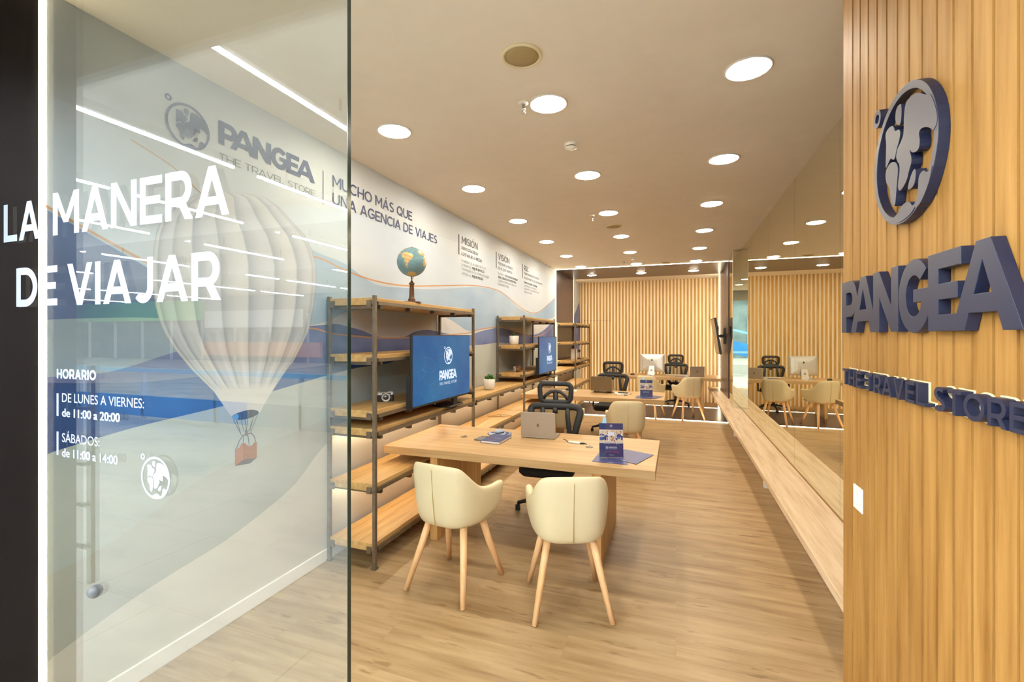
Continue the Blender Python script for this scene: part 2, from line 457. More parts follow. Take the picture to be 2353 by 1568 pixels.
def arcp(cx, cy, rx, ry, a0, a1, n=14):
    return [(cx + rx * math.cos(math.radians(a0 + (a1 - a0) * k / n)), cy + ry * math.sin(math.radians(a0 + (a1 - a0) * k / n))) for k in range(n + 1)]
def glyph(ch, t):
    """a geometric sans capital, cap height 1, stem weight t: (advance width, list of convex pieces or strips)"""
    R = lambda x0, x1, y0, y1: [(x0, y0), (x1, y0), (x1, y1), (x0, y1)]
    s = t * 1.06; h = t * 0.92; q = t / 2
    acc = None
    if ch in 'ÁÓÉÍÚ': acc = ch; ch = {'Á': 'A', 'Ó': 'O', 'É': 'E', 'Í': 'I', 'Ú': 'U'}[ch]
    P = []; S = []
    if ch == 'A':
        w = .94; P = [[(0, 0), (s, 0), (w / 2 + s * .5, 1), (w / 2 - s * .5, 1)], [(w - s, 0), (w, 0), (w / 2 + s * .5, 1), (w / 2 - s * .5, 1)], R(.2, w - .2, .22, .22 + h)]
    elif ch == 'V': w = .92; P = [[(0, 1), (s, 1), (w / 2 + s * .5, 0), (w / 2 - s * .5, 0)], [(w - s, 1), (w, 1), (w / 2 + s * .5, 0), (w / 2 - s * .5, 0)]]
    elif ch == 'M': w = 1.0; P = [R(0, t, 0, 1), R(w - t, w, 0, 1), [(0, 1), (s, 1), (w / 2 + s * .45, .28), (w / 2 - s * .45, .28)], [(w - s, 1), (w, 1), (w / 2 + s * .45, .28), (w / 2 - s * .45, .28)]]
    elif ch == 'N': w = .86; P = [R(0, t, 0, 1), R(w - t, w, 0, 1), [(0, 1), (s, 1), (w, 0), (w - s, 0)]]
    elif ch == 'E': w = .70; P = [R(0, t, 0, 1), R(0, w, 0, h), R(0, w, 1 - h, 1), R(0, w * .92, .5 - h / 2, .5 + h / 2)]
    elif ch == 'F': w = .68; P = [R(0, t, 0, 1), R(0, w, 1 - h, 1), R(0, w * .92, .48 - h / 2, .48 + h / 2)]
    elif ch == 'H': w = .84; P = [R(0, t, 0, 1), R(w - t, w, 0, 1), R(0, w, .5 - h / 2, .5 + h / 2)]
    elif ch == 'I': w = t; P = [R(0, t, 0, 1)]
    elif ch == 'L': w = .64; P = [R(0, t, 0, 1), R(0, w, 0, h)]
    elif ch == 'T': w = .76; P = [R(w / 2 - t / 2, w / 2 + t / 2, 0, 1), R(0, w, 1 - h, 1)]
    elif ch == 'Z': w = .76; P = [R(0, w, 0, h), R(0, w, 1 - h, 1), [(0, h), (s, 0), (w, 1 - h), (w - s, 1)]]
    elif ch in 'OQ':
        w = 1.02; S = [arcp(w / 2, .5, w / 2 - q, .51 - q, 0, 360, 40)]
        if ch == 'Q': P = [[(.55, .28), (.55 + s * .9, .34), (1.0, -.02), (1.0 - s * .9, -.08)]]
    elif ch in 'CG':
        w = .92 if ch == 'C' else .96; S = [arcp(.51, .5, .51 - q, .51 - q, 42, 318 if ch == 'C' else 330, 34)]
        if ch == 'G': P = [R(w - t, w, .17, .54), R(.52, w, .54 - h, .54)]
    elif ch == 'D': w = .88; P = [R(0, t, 0, 1)]; S = [[(q, h / 2), (w - .5, h / 2)] + arcp(w - .5, .5, .5 - q, .5 - h / 2, -90, 90, 20) + [(q, 1 - h / 2)]]
    elif ch in 'PRB':
        w = .78; P = [R(0, t, 0, 1)]; S = [[(q, .38), (.46, .38)] + arcp(.46, (1.38 - h / 2) / 2, w - .46 - q, (1 - h / 2 - .38) / 2, -90, 90, 16) + [(q, 1 - h / 2)]]
        if ch == 'R': P.append([(.36, .38), (.36 + s * 1.15, .38), (w + .04, 0), (w + .04 - s * 1.2, 0)])
        if ch == 'B': S.append([(q, h / 2), (.46, h / 2)] + arcp(.46, .25, w - .44 - q, .25 - h / 2 + .02, -90, 90, 16) + [(q, .5)])
    elif ch == 'U': w = .84; S = [[(q, 1), (q, .42)] + arcp(w / 2, .42, w / 2 - q, .43 - q, 180, 360, 20) + [(w - q, 1)]]
    elif ch == 'J': w = .60; S = [[(w - q, 1), (w - q, .34)] + arcp(w / 2 - .02, .34, w / 2 + .02 - q, .35 - q, 0, -140, 14)]
    elif ch == 'S':
        w = .74; r1 = .27 - q * .5; S = [arcp(w / 2 + .02, .74, w / 2 - q - .04, .27 - q, 35, 200, 14) + [(w / 2 - .08, .535), (w / 2 + .08, .475)] + arcp(w / 2, .265, w / 2 - q, .275 - q, 50, -142, 16)]
    else: w = .3
    if acc: P.append([(w / 2 - t * .35, 1.08), (w / 2 + t * .35, 1.08), (w / 2 + t * 1.0, 1.27), (w / 2 + t * .1, 1.27)])
    for ln in S:
        ln = [p for i, p in enumerate(ln) if i == 0 or math.dist(p, ln[i - 1]) > 1e-4]
        L_, R_ = [], []
        closed = math.dist(ln[0], ln[-1]) < 1e-6
        for i, p in enumerate(ln):
            a = ln[i - 1] if i else (ln[-2] if closed else p); b = ln[i + 1] if i + 1 < len(ln) else (ln[1] if closed else p)
            d = Vector((b[0] - a[0], b[1] - a[1])).normalized(); k = q
            if 0 < i < len(ln) - 1:
                d1 = Vector((p[0] - a[0], p[1] - a[1])).normalized(); k = q / max(.5, d1.dot(d))
            L_.append((p[0] - d.y * k, p[1] + d.x * k)); R_.append((p[0] + d.y * k, p[1] - d.x * k))
        P.append(('strip', L_, R_))
    return w, P
def caps_at(mb, s, O, U, V, width, height, t=0.2, thick=0.0005, mi=0, gap=0.10):
    """geometric capitals, lower left corner at O"""
    O = Vector(O); U = Vector(U).normalized(); V = Vector(V).normalized(); N = U.cross(V)
    gl = [glyph(c_, t) for c_ in s]; tot = sum(g[0] for g in gl) + gap * (len(s) - 1)
    k = width / tot; x = 0; j = 0
    pt = lambda p: O + U * (x + p[0]) * k + V * p[1] * height
    for w_, P in gl:
        for pc in P:
            th_ = N * (thick + .00004 * (j % 4)); j += 1
            if pc[0] == 'strip':
                A = [pt(p) for p in pc[1]]; B = [pt(p) for p in pc[2]]; n = len(A)
                vs = A + B + [v + th_ for v in A] + [v + th_ for v in B]; f = []
                for i in range(n - 1):
                    f += [(i, i + 1, n + i + 1, n + i), (2 * n + i, 2 * n + i + 1, 3 * n + i + 1, 3 * n + i), (i, i + 1, 2 * n + i + 1, 2 * n + i), (n + i, n + i + 1, 3 * n + i + 1, 3 * n + i)]
                f += [(0, n, 3 * n, 2 * n), (n - 1, 2 * n - 1, 4 * n - 1, 3 * n - 1)]
                mb.add(vs, f, mi)
            else:
                A = [pt(p) for p in pc]; n = len(A)
                mb.add(A + [v + th_ for v in A], [tuple(range(n)), tuple(range(n, 2 * n))] + [(i, (i + 1) % n, n + (i + 1) % n, n + i) for i in range(n)], mi)
        x += w_ + gap
def circ(r, n=48, c=(0, 0)): return [(c[0] + r * math.cos(2 * PI * k / n), c[1] + r * math.sin(2 * PI * k / n)) for k in range(n)]
def gp(x, y):
    v = (828 - y) / 602; return ((x - 695 + 45 * v) / 398, v)
def blob(*p): return smooth_loop([gp(*q) for q in p], 2)
EMBLEM = {
    'ring': [circ(1.0, 64), circ(0.895, 64)],
    'small_ring': [circ(0.145, 24, (-0.88, 0.93)), circ(0.072, 24, (-0.88, 0.93))],
    'land_a': [blob((450, 480), (520, 465), (570, 500), (585, 560), (640, 565), (665, 610), (655, 670), (620, 740), (605, 815), (565, 795), (545, 765), (490, 830), (472, 820), (470, 600), (452, 540))],
    'land_b': [blob((590, 355), (640, 350), (665, 380), (668, 545), (620, 525), (578, 450))],
    'land_c': [blob((490, 840), (550, 808), (620, 840), (662, 910), (652, 1060), (645, 1245), (610, 1235), (572, 1180), (560, 1050), (500, 980), (478, 900))],
    'land_d': [blob((715, 390), (780, 380), (860, 410), (950, 495), (1000, 520), (1060, 660), (1090, 780), (1050, 840), (1010, 780), (940, 735), (890, 740), (912, 820), (908, 888), (860, 892), (820, 868), (790, 820), (835, 940), (800, 1010), (782, 1085), (710, 1142), (672, 1110), (668, 1040), (688, 910), (622, 820), (630, 740), (690, 690), (712, 640), (700, 480))],
    'land_e': [blob((850, 1022), (888, 1035), (882, 1172), (793, 1178), (805, 1110))],
    'land_f': [blob((920, 1105), (970, 1083), (1005, 1125), (1040, 1110), (1060, 1090), (1050, 1180), (1000, 1290), (930, 1370), (870, 1340), (912, 1290), (922, 1200))],
    'land_g': [blob((590, 1350), (680, 1335), (712, 1288), (780, 1262), (845, 1290), (862, 1330), (910, 1320), (870, 1390), (730, 1420), (640, 1395))],
}
def emblem(mb, O, U, V, r, thick=0.0005, mi=0, only=None, ry=None):
    for k, lp in EMBLEM.items():
        if only and k not in only: continue
        shape_at(mb, 'emb_' + k, lp, O, U, V, r, ry or r, thick + 0.00008 * list(EMBLEM).index(k), mi)
def arc(cx, cy, rx, ry, a0, a1, n=16): return [(cx + rx * math.cos(math.radians(a0 + (a1 - a0) * k / n)), cy + ry * math.sin(math.radians(a0 + (a1 - a0) * k / n))) for k in range(n + 1)]
LET_A = [[(.55, 0), (.83, 0), (.92, .2), (1.46, .2), (1.55, 0), (1.87, 0), (1.34, 1), (1.07, 1)], [(1.02, .41), (1.36, .41), (1.19, .78)]]
LETTERS = [
    ('P', [[(0, 0), (.26, 0), (.26, .3)] + [(.5, .3)] + arc(.5, .65, .38, .35, -90, 90) + [(0, 1)], [(.26, .53)] + arc(.48, .65, .15, .12, -90, 90, 8) + [(.26, .77)]]),
    ('A', LET_A),
    ('N', [[(1.68, 0), (1.94, 0), (1.94, .58), (2.42, 0), (2.68, 0), (2.68, 1), (2.42, 1), (2.42, .42), (1.94, 1), (1.68, 1)]]),
    ('G', [arc(3.2, .5, .5, .52, 42, 335, 30) + [(3.66, .36), (3.66, .59), (3.18, .59), (3.18, .41), (3.42, .41), (3.40, .33)] + arc(3.2, .5, .26, .29, 315, 46, 24)]),
    ('E', [[(3.62, 0), (4.5, 0), (4.5, .21), (3.89, .21), (3.89, .40), (4.34, .40), (4.34, .60), (3.89, .60), (3.89, .79), (4.42, .79), (4.42, 1), (3.62, 1)]]),
    ('E2', [[(x + 3.66, y) for x, y in lp] for lp in LET_A]),
]
WORD_W = 5.53
def wordmark(mb, O, U, V, width, height, thick=0.0005, mi=0):
    for j, (k, lp) in enumerate(LETTERS): shape_at(mb, 'let_' + k, lp, O, U, V, width / WORD_W, height, thick + 0.00012 * j, mi)
APPLE = [smooth_loop([(0, .62), (.18, .70), (.42, .66), (.56, .50), (.40, .34), (.36, .10), (.46, -.06), (.60, -.14), (.50, -.42), (.30, -.66), (.14, -.64), (0, -.58), (-.14, -.64), (-.32, -.66), (-.52, -.40), (-.62, -.02), (-.56, .36), (-.38, .62), (-.18, .66)], 2),
         smooth_loop([(0, .76), (.04, .95), (.22, 1.10), (.24, .92), (.12, .78)], 2)]
def apple(mb, O, U, V, r, mi=0):
    shape_at(mb, 'apple', APPLE, O, U, V, r, r, 0.0006, mi)
XA, YA, ZA = Vector((1, 0, 0)), Vector((0, 1, 0)), Vector((0, 0, 1))
H = 3.06; XL = -2.42; XR = 1.0; YB = 12.15; YG = 0.95; XS = 0.6

# ================================================================== SETTING
struct('floor', MB().box(-2.7, 1.25, 0.69, 12.4, -0.1, 0.0), M_FLOOR)
struct('ceiling', MB().box(-2.7, 1.3, 0.90, 12.4, H, H + 0.15), M_CEIL)
M_MURAL = paper('mural sky paper', (188, 197, 206), (200, 205, 209), 0.7)
wall_left = struct('wall_left', MB().box(-2.65, XL, 1.115, 12.3, -0.05, H + .02), M_MURAL)
struct('baseboard_left', MB().box(XL, XL + 0.014, 1.12, 2.69, 0, 0.085), M_WHITE, bevel=0.003)
struct('baseboard_left', MB().box(XL, XL + 0.014, 2.69, 9.5, 0, 0.085), M_WHITE, bevel=0.003)
struct('wall_right', MB().box(XR + 0.006, 1.25, 1.9, 12.3, -0.05, H + .02), M_WHITE)

# slatted back wall: cream backing, slats 75 mm apart, a hidden door joint
mb = MB().box(-2.7, 1.3, YB + 0.022, YB + 0.2, -0.05, H + .05, 1)
x = -2.40
zj = on_y(1370, 737, YB).z; xj0 = on_y(1338, 737, YB).x; xj1 = on_y(1402, 737, YB).x
while x < 1.0:
    mb.box(x, x + 0.043, YB + .010, YB + 0.024, 0, H, 0)
    if xj0 < x < xj1: mb.box(x - .001, x + 0.044, YB + .0092, YB + 0.02, zj - 0.005, zj + .005, 2)
    x += 0.083
struct('wall_back', mb, [M_SLAT, M_SLATBACK, M_WALNUT])

# dark portal band around the room with light lines at both edges
Y1, Y2 = 9.52, 11.28; XB = 0.93
mb = MB()
mb.box(XL, XL + 0.012, Y1, Y2, 0.0, H); mb.box(XB, XR + 0.01, Y1, Y2, 0.0, H)
mb.box(XL, XB + .02, Y1, Y2, H - 0.012, H); mb.box(XL, XB + .02, Y1, Y2, 0.0, 0.006)
struct('trim_1', mb, M_BAND)
for y, lab in ((Y1 - 0.012, 'warm light line framing the near edge of the dark band, nearest the desks'), (Y2 + 0.012, 'warm light line framing the far edge of the dark band, beside the slatted wall')):
    wd = 0.009
    mb = MB()
    mb.box(XL, XL + 0.01, y - wd, y + wd, 0.0, H)
    if y > Y2: mb.box(XB - 0.01, XB + .03, y - wd, y + wd, 0.0, H)
    mb.box(XL, XB, y - wd, y + wd, H - 0.008, H); mb.box(XL, XB, y - wd, y + wd, 0.0, 0.008)
    tag(mb.build('led_strip', M_LED), lab, 'light strip', 'light lines of the dark band')

# entrance portal: dark lining, soffit fascia outside, vertical light line
struct('trim_2', MB().box(-2.75, XL, 0.686, 1.09, -0.05, 3.3), M_PORTAL)
struct('trim_3', MB().box(-2.75, 1.3, 0.64, 0.686, 2.754, 4.2), M_GREYWALL)
tag(MB().box(-2.47, XL + 0.003, 1.096, 1.111, 0.0, H).build('led_strip', M_LED), 'tall vertical warm light line on the left wall just behind the shop glass', 'light strip')
struct('wall_front', MB().box(-60, -2.75, 0.64, 0.9, -0.05, 4.2).box(1.3, 16, 0.64, 0.9, -.05, 4.2), M_GREYWALL)

# sign wall of vertical oak slats on the right of the entrance
mb = MB().box(XS + 0.010, 1.3, 0.70, 2.04, -0.05, H + 0.2, 1)
y = 0.70; pitch = 0.0705
while y < 2.03:
    mb.box(XS, XS + 0.02, y, y + 0.061, 0, H + .1, 0); y += pitch
mb.box(XS, 1.0, 2.03, 2.062, 0, H, 0)
struct('wall_sign_side', mb, [M_SIGNSLAT, M_SIGNBACK])

# ------------------------------------------------------------------ the mall hall outside, seen in the glass and in the mirrors
struct('floor_hall', MB().box(-60, 16, -20, 0.69, -0.1, -0.001), M_MARBLE)
struct('ceiling_hall', MB().box(-60, 16, -20, 0.66, 4.2, 4.35).box(-60, 16, -9.0, -8.6, 3.6, 4.2).box(-60, 16, -5.2, -4.9, 3.75, 4.2), M_WHITE)
mb = MB().box(-60, 16, -20.2, -20, 0, 4.3, 0)
for k in range(25): mb.box(-60 + 3 * k, -59.85 + 3 * k, -20, -19.9, 0, 3.0, 1)
struct('wall_hall', mb, [M_SHOPGLASS, M_GREYWALL])
struct('wall_hall_left', MB().box(-60.2, -60, -20, 0.7, 0, 4.3), M_GREYWALL)
struct('wall_hall_right', MB().box(16, 16.2, -20, 0.7, 0, 4.3), M_GREYWALL)
# far shop fascias, mirrored about the glass plane
def refl(u, v, dist):            # where a thing seen in the glass really stands, `dist` metres behind the glass plane
    p = on_y(u, v, YG + dist); return Vector((p.x, 2 * YG - p.y, p.z))
def fascia(name, label, m, u0, u1, v0, v1, dist, t=0.2):
    a = refl(u0, v0, dist); b = refl(u1, v1, dist)
    tag(MB().box(min(a.x, b.x), max(a.x, b.x), a.y - t, a.y, min(a.z, b.z), max(a.z, b.z)).build(name, m), label, 'shop sign')
fascia('shop_fascia', 'green shop fascia across the hall, reflected in the shop glass', M_GREEN, 100, 462, 702, 736, 20.5)
fascia('shop_fascia', 'orange shop panel across the hall, reflected behind the printed balloon', M_ORANGE, 468, 735, 786, 822, 20.5)
fascia('shop_fascia', 'pale grey shop panel above the orange one, reflected behind the balloon', M_GREYWALL, 470, 690, 716, 752, 20.5)
# balustrade with blue side panels around the escalator well
root = thing('balustrade', 'blue sided glass balustrade in the hall, reflected in the shop glass', 'balustrade', (0, -4.2, 0))
MB().box(-24, 9, -0.05, 0.05, 0.92, 1.0).build('handrail', M_SKYPANEL, root)
MB().box(-24, -7.2, -0.03, 0.03, 0.05, 0.45).build('side_panel', M_BLUEPANEL, root)
MB().box(-7.2, 9, -0.03, 0.03, 0.05, 0.45).build('end_panel', M_GREYWALL, root)
for k in range(17): MB().box(-24 + 2 * k - .03, -24 + 2 * k + .03, -0.03, 0.03, 0, 0.92).build('post', M_GREYWALL, root)
root = thing('escalator', 'blue sided escalator rising in the hall behind the balustrade', 'escalator', (0, -6.6, 0))
mb = MB(); mb.poly([(-3, 0, 0.2), (6, 0, 2.4), (6, 0, 3.0), (-3, 0, 0.8)], (0, -1, 0), 0.15); mb.build('side_panel', M_BLUEPANEL, root)
mb = MB(); mb.poly([(-3, 0, 1.25), (6, 0, 3.45), (6, 0, 3.55), (-3, 0, 1.35)], (0, -1, 0), 0.15); mb.build('handrail', M_SKYPANEL, root)
root = thing('metal_rack', 'slim dark metal rack standing outside the shop, seen only as a reflection in the glass', 'rack', (-3.67, -0.02, 0))
MB().bar((0, 0, 0), (0, 0, 1.45), 0.016).build('post', M_CLIP, root); MB().bar((-0.7, 0, 0), (-0.7, 0, 1.45), 0.016).build('post', M_CLIP, root)
for zr in (0.23, 0.51, 0.785, 1.16): MB().bar((-0.7, 0, zr), (0, 0, zr), 0.010).build('rung', M_CLIP, root)
# ceiling tubes running away from the shop front
k = 0
for xx in (-1.35, -3.4, -5.6, -8.2, -11, -15, -20, -27, -35, 1.4, 4.2):
    for yy in (-1.2, -4.4, -7.6, -10.8, -14.0, -17.2):
        r = thing('hall_lamp', 'long white tube lamp under the hall ceiling, seen only as a reflection', 'lamp', (xx, yy, 3.9), 0, 'tube lamps of the hall')
        MB().box(-0.07, 0.07, -1.42, 1.42, 0.03, 0.12).build('lamp_body', M_WHITE, r)
        MB().box(-0.014, 0.014, -1.4, 1.4, 0.0, 0.03).build('tube', M_MALLLAMP, r)
        for yh_ in (-0.9, 0.9): MB().bar((0, yh_, 0.12), (0, yh_, 0.3), 0.008).build('hanger', M_STEEL, r)
        k += 1

# ------------------------------------------------------------------ mural on the left wall
def W(u, v): return on_x(u, v, XL)
MUR = MB()
LAYER = [0]
def mural(name, pts, m, closed_bottom=None):
    """printed shape: an outline on the wall, a fraction of a millimetre above what it overprints"""
    LAYER[0] += 1; off = 0.0001 * LAYER[0]
    P = [W(*p) for p in pts]
    loop = [(p.y, p.z) for p in P]
    loop = [(min(max(a, 1.118), 9.5), min(max(b, 0.0), H)) for a, b in loop]
    mb = MB(); shape_at(mb, name + str(LAYER[0]), [loop], (XL + off, 0, 0), YA, ZA, 1, 1, 0.00005)
    return mb.build(name, m, wall_left)
def strip(name, pts, wd, m):
    LAYER[0] += 1; off = 0.0001 * LAYER[0]
    P = [W(*p) for p in pts]; mb = MB(); up = []; dn = []
    for i, p in enumerate(P):
        d = (P[min(i + 1, len(P) - 1)] - P[max(i - 1, 0)]); n = Vector((0, -d.z, d.y)).normalized() * wd / 2
        up.append((p.y + n.y, p.z + n.z)); dn.append((p.y - n.y, p.z - n.z))
    shape_at(mb, name + str(LAYER[0]), [up + dn[::-1]], (XL + off, 0, 0), YA, ZA, 1, 1, 0.00005)
    return mb.build(name, m, wall_left)
def spl(pts, n=5):
    """smooth open curve through pixel points"""
    out = []
    for i in range(len(pts) - 1):
        p0 = pts[max(i - 1, 0)]; p1 = pts[i]; p2 = pts[i + 1]; p3 = pts[min(i + 2, len(pts) - 1)]
        for k in range(n):
            t = k / n
            out.append(tuple(0.5 * (2 * p1[j] + (p2[j] - p0[j]) * t + (2 * p0[j] - 5 * p1[j] + 4 * p2[j] - p3[j]) * t * t + (3 * p1[j] - p0[j] - 3 * p2[j] + p3[j]) * t ** 3) for j in (0, 1)))
    return out + [pts[-1]]
blue_top = spl([(95, 470), (200, 530), (326, 602), (400, 640), (480, 640), (560, 600), (630, 570), (699, 569), (740, 585), (793, 607), (862, 653), (935, 662), (994, 665), (1067, 661), (1097, 660), (1123, 663), (1155, 673), (1185, 701), (1205, 716), (1226, 721), (1246, 713), (1277, 681)])
pale_top = spl([(95, 735), (300, 735), (520, 740), (700, 748), (759, 735), (800, 716), (860, 708), (930, 712), (1000, 722), (1040, 738), (1080, 762), (1130, 752), (1200, 752), (1277, 728)])
navy_top = spl([(95, 868), (250, 855), (400, 810), (560, 768), (680, 752), (730, 748), (757, 746), (774, 745), (800, 751), (832, 760), (862, 772), (900, 777), (930, 774), (953, 763), (980, 758.6), (1003, 761.6), (1038, 769), (1073, 772), (1105, 761.5), (1141, 754), (1164, 756.5), (1199, 767.5), (1229, 769), (1252, 757), (1277, 731)])
navy_bot = spl([(95, 1047), (300, 985), (510, 934), (638, 896), (800, 850), (880, 838), (917, 826), (960, 812), (1000, 803), (1073, 795), (1111, 792), (1142, 788), (1170, 789), (1200, 792), (1277, 795)])
deep_top = spl([(95, 880), (300, 880), (500, 862), (700, 845), (800, 832), (870, 824), (925, 816)])
hill_top = spl([(95, 1530), (286, 1390), (408, 1311), (510, 1248), (612, 1171), (680, 1110), (750, 1020), (820, 985), (930, 950), (1060, 920), (1277, 880)])
mist_top = spl([(95, 1330), (250, 1250), (432, 1120), (576, 1040), (658, 1000), (760, 960), (900, 905), (1060, 868), (1277, 850)])
haze_top = spl([(95, 206), (176, 250), (250, 288), (326, 326), (390, 377), (444, 428), (560, 470), (760, 480), (1000, 540), (1277, 640)])
mural('mural_wave', haze_top + [(1277, 900), (95, 1567)], paper('mural pale sky', (186, 199, 214), (200, 207, 214), 0.6))
mural('mural_wave', blue_top + [(1277, 790), (95, 1000)], paper('mural light blue', (146, 170, 198), (168, 188, 206), 0.9))
mural('mural_wave', pale_top + [(1277, 800), (95, 1000)], paper('mural cream crest', (206, 202, 198), (196, 200, 206), 0.8))
mural('mural_wave', spl([(95, 475), (200, 535), (326, 608), (400, 650), (480, 690), (600, 735)]) + [(400, 738), (95, 738)], paper('mural dusk blue', (84, 98, 140), (100, 120, 160), 0.9))
mural('mural_wave', spl([(95, 735), (300, 730), (450, 735), (600, 742), (690, 752)]) + [(560, 790), (95, 900)], paper('mural mist blue', (134, 152, 174), (158, 170, 182), 0.9))
mural('mural_wave', navy_top + navy_bot[::-1], paper('mural slate blue', (92, 98, 142), (122, 136, 178), 1.2))
mural('mural_wave', deep_top + [(960, 812)] + [p for p in navy_bot[::-1] if p[0] < 925], paper('mural deep blue', (38, 58, 104), (48, 86, 148), 0.9))
mural('mural_wave', navy_bot + [(1277, 1030), (1000, 1230), (540, 1567), (95, 1567)], paper('mural grey green', (170, 180, 178), (186, 190, 184), 0.7))
mural('mural_wave', mist_top + [(1277, 1030), (1000, 1230), (400, 1567), (95, 1567)], paper('mural grey dune', (172, 172, 164), (184, 184, 176), 0.7))
mural('mural_wave', hill_top + [(1277, 1030), (1000, 1300), (400, 1900), (95, 2000)], paper('mural cream dune', (206, 201, 189), (214, 209, 199), 0.7))
M_GOLD = plain('mural copper line', (190, 140, 100), 0.6)
strip('mural_line', spl([(95, 468), (200, 528), (326, 597), (400, 632), (480, 636), (570, 604), (650, 583), (729, 592), (794.5, 622), (862, 645.6), (935, 657), (1023, 656.5), (1082, 656), (1126, 662), (1155, 673.5), (1185, 698), (1205, 713), (1226, 719.6), (1246, 711.6), (1277, 683)]), 0.012, M_GOLD)
strip('mural_line', spl([(640, 748), (690, 752), (730, 757), (759, 766), (818, 773), (877, 777), (935, 776), (1000, 772), (1073, 766), (1097, 758.6), (1126, 753.6), (1155, 752), (1180, 760), (1210, 771), (1235, 773), (1258, 762), (1277, 738)]), 0.012, M_GOLD)
strip('mural_line', spl([(300, 320), (388, 377), (444, 428), (500, 480), (560, 540)]), 0.006, M_GOLD)
# the same mural goes on behind the band
mb = MB(); shape_at(mb, 'rearwave', [smooth_loop([(11.3, 1.2), (11.3, 2.1), (11.7, 2.35), (12.14, 2.6), (12.14, 1.2)], 1)], (XL + 0.003, 0, 0), YA, ZA, 1, 1, 0.00005)
mb.build('mural_wave', MATS['mural slate blue'], wall_left)

# printed hot air balloon
def vcol_mesh(name, grid_v, grid_f, cols, parent, m):
    me = bpy.data.meshes.new(name); me.from_pydata([tuple(v) for v in grid_v], [], grid_f)
    at = me.color_attributes.new('ink', 'FLOAT_COLOR', 'POINT')
    for i, c in enumerate(cols): at.data[i].color = (*c, 1)
    me.materials.append(m); o = bpy.data.objects.new(name, me); C.objects.link(o); o.parent = parent
    for p in me.polygons: p.use_smooth = True
    return o
LAYER[0] += 1
rows = [(440, 488, 532), (446, 455, 580), (455, 428, 612), (475, 395, 640), (500, 372, 663), (540, 357, 700), (575, 352, 717), (610, 350, 726), (650, 350, 727), (700, 356, 722), (740, 366, 714), (768, 378, 706), (800, 398, 690), (850, 440, 664), (900, 491, 630), (925, 508, 614), (945, 522, 603), (957, 531, 597)]
fine = []
for i in range(len(rows) - 1):
    for k in range(3): fine.append(tuple(rows[i][j] + (rows[i + 1][j] - rows[i][j]) * k / 3 for j in range(3)))
fine.append(rows[-1])
NS = 88; gv, gf, gc = [], [], []
for i, (yy, x0, x1) in enumerate(fine):
    for k in range(NS + 1):
        s = k / NS; p = W(x0 + (x1 - x0) * s, yy - (8 * s if i > len(fine) - 14 else 0))
        gv.append((XL + 0.0001 * LAYER[0], p.y, p.z))
        ph = math.asin(max(-1, min(1, 2 * s - 1))) / PI + 0.5          # gores get narrower towards the edge
        g = (ph * 9) % 1.0; gi = int(ph * 9)
        t = i / len(fine)
        edge = (1 - g) ** 3
        base = Vector((0.62, 0.64, 0.70)) if gi % 2 else Vector((0.66, 0.67, 0.70))
        col = base * (1 - 0.42 * edge)
        col = col.lerp(Vector((0.42, 0.48, 0.66)), 0.55 * edge * (1 - t))
        col = col * (0.88 + 0.12 * math.sin(PI * s))
        if t > 0.62: col = col * (1 - 0.12 * math.sin(ph * 60) ** 2)
        if yy > 898: col = Vector((0.66, 0.64, 0.62)) * (0.92 + 0.1 * s)
        gc.append(col)
for i in range(len(fine) - 1):
    for k in range(NS):
        a = i * (NS + 1) + k; gf.append((a, a + 1, a + NS + 2, a + NS + 1))
vcol_mesh('balloon_print', gv, gf, gc, wall_left, M_INK)
q = lambda x, y: (480 + x / 6.817, 860 + y / 6.817)
mural('balloon_print', [q(*p) for p in smooth_loop([(350, 670), (400, 625), (560, 570), (700, 552), (800, 595), (720, 660), (560, 715), (400, 718)], 2)], plain('balloon mouth print', (36, 26, 26), 0.6))
mural('balloon_print', [q(*p) for p in smooth_loop([(352, 668), (440, 612), (470, 660), (450, 718), (385, 715)], 1)], plain('balloon mouth blue reflection', (90, 150, 206), 0.6))  # blue reflection of the hall, painted over the left of the mouth
M_ROPE = plain('balloon rope print', (86, 82, 80), 0.6)
for a, b in (((380, 715), (510, 965)), ((430, 720), (495, 930)), ((480, 620), (545, 900)), ((545, 580), (580, 860)), ((620, 575), (585, 870)), ((720, 570), (640, 890)), ((770, 600), (650, 915)), ((690, 700), (615, 900))):
    strip('balloon_print', [q(*a), q(*b)], 0.0035, M_ROPE)
strip('balloon_print', [q(*p) for p in ((430, 1160), (470, 1050), (530, 960), (600, 935), (660, 925), (710, 985), (728, 1070))], 0.006, M_ROPE)
strip('balloon_print', [q(*p) for p in ((540, 950), (530, 1080))], 0.005, M_ROPE); strip('balloon_print', [q(*p) for p in ((605, 960), (626, 1105))], 0.006, M_ROPE)
mural('balloon_print', [q(*p) for p in ((555, 965), (560, 890), (580, 860), (603, 890), (605, 970))], plain('burner print', (120, 96, 96), 0.6))
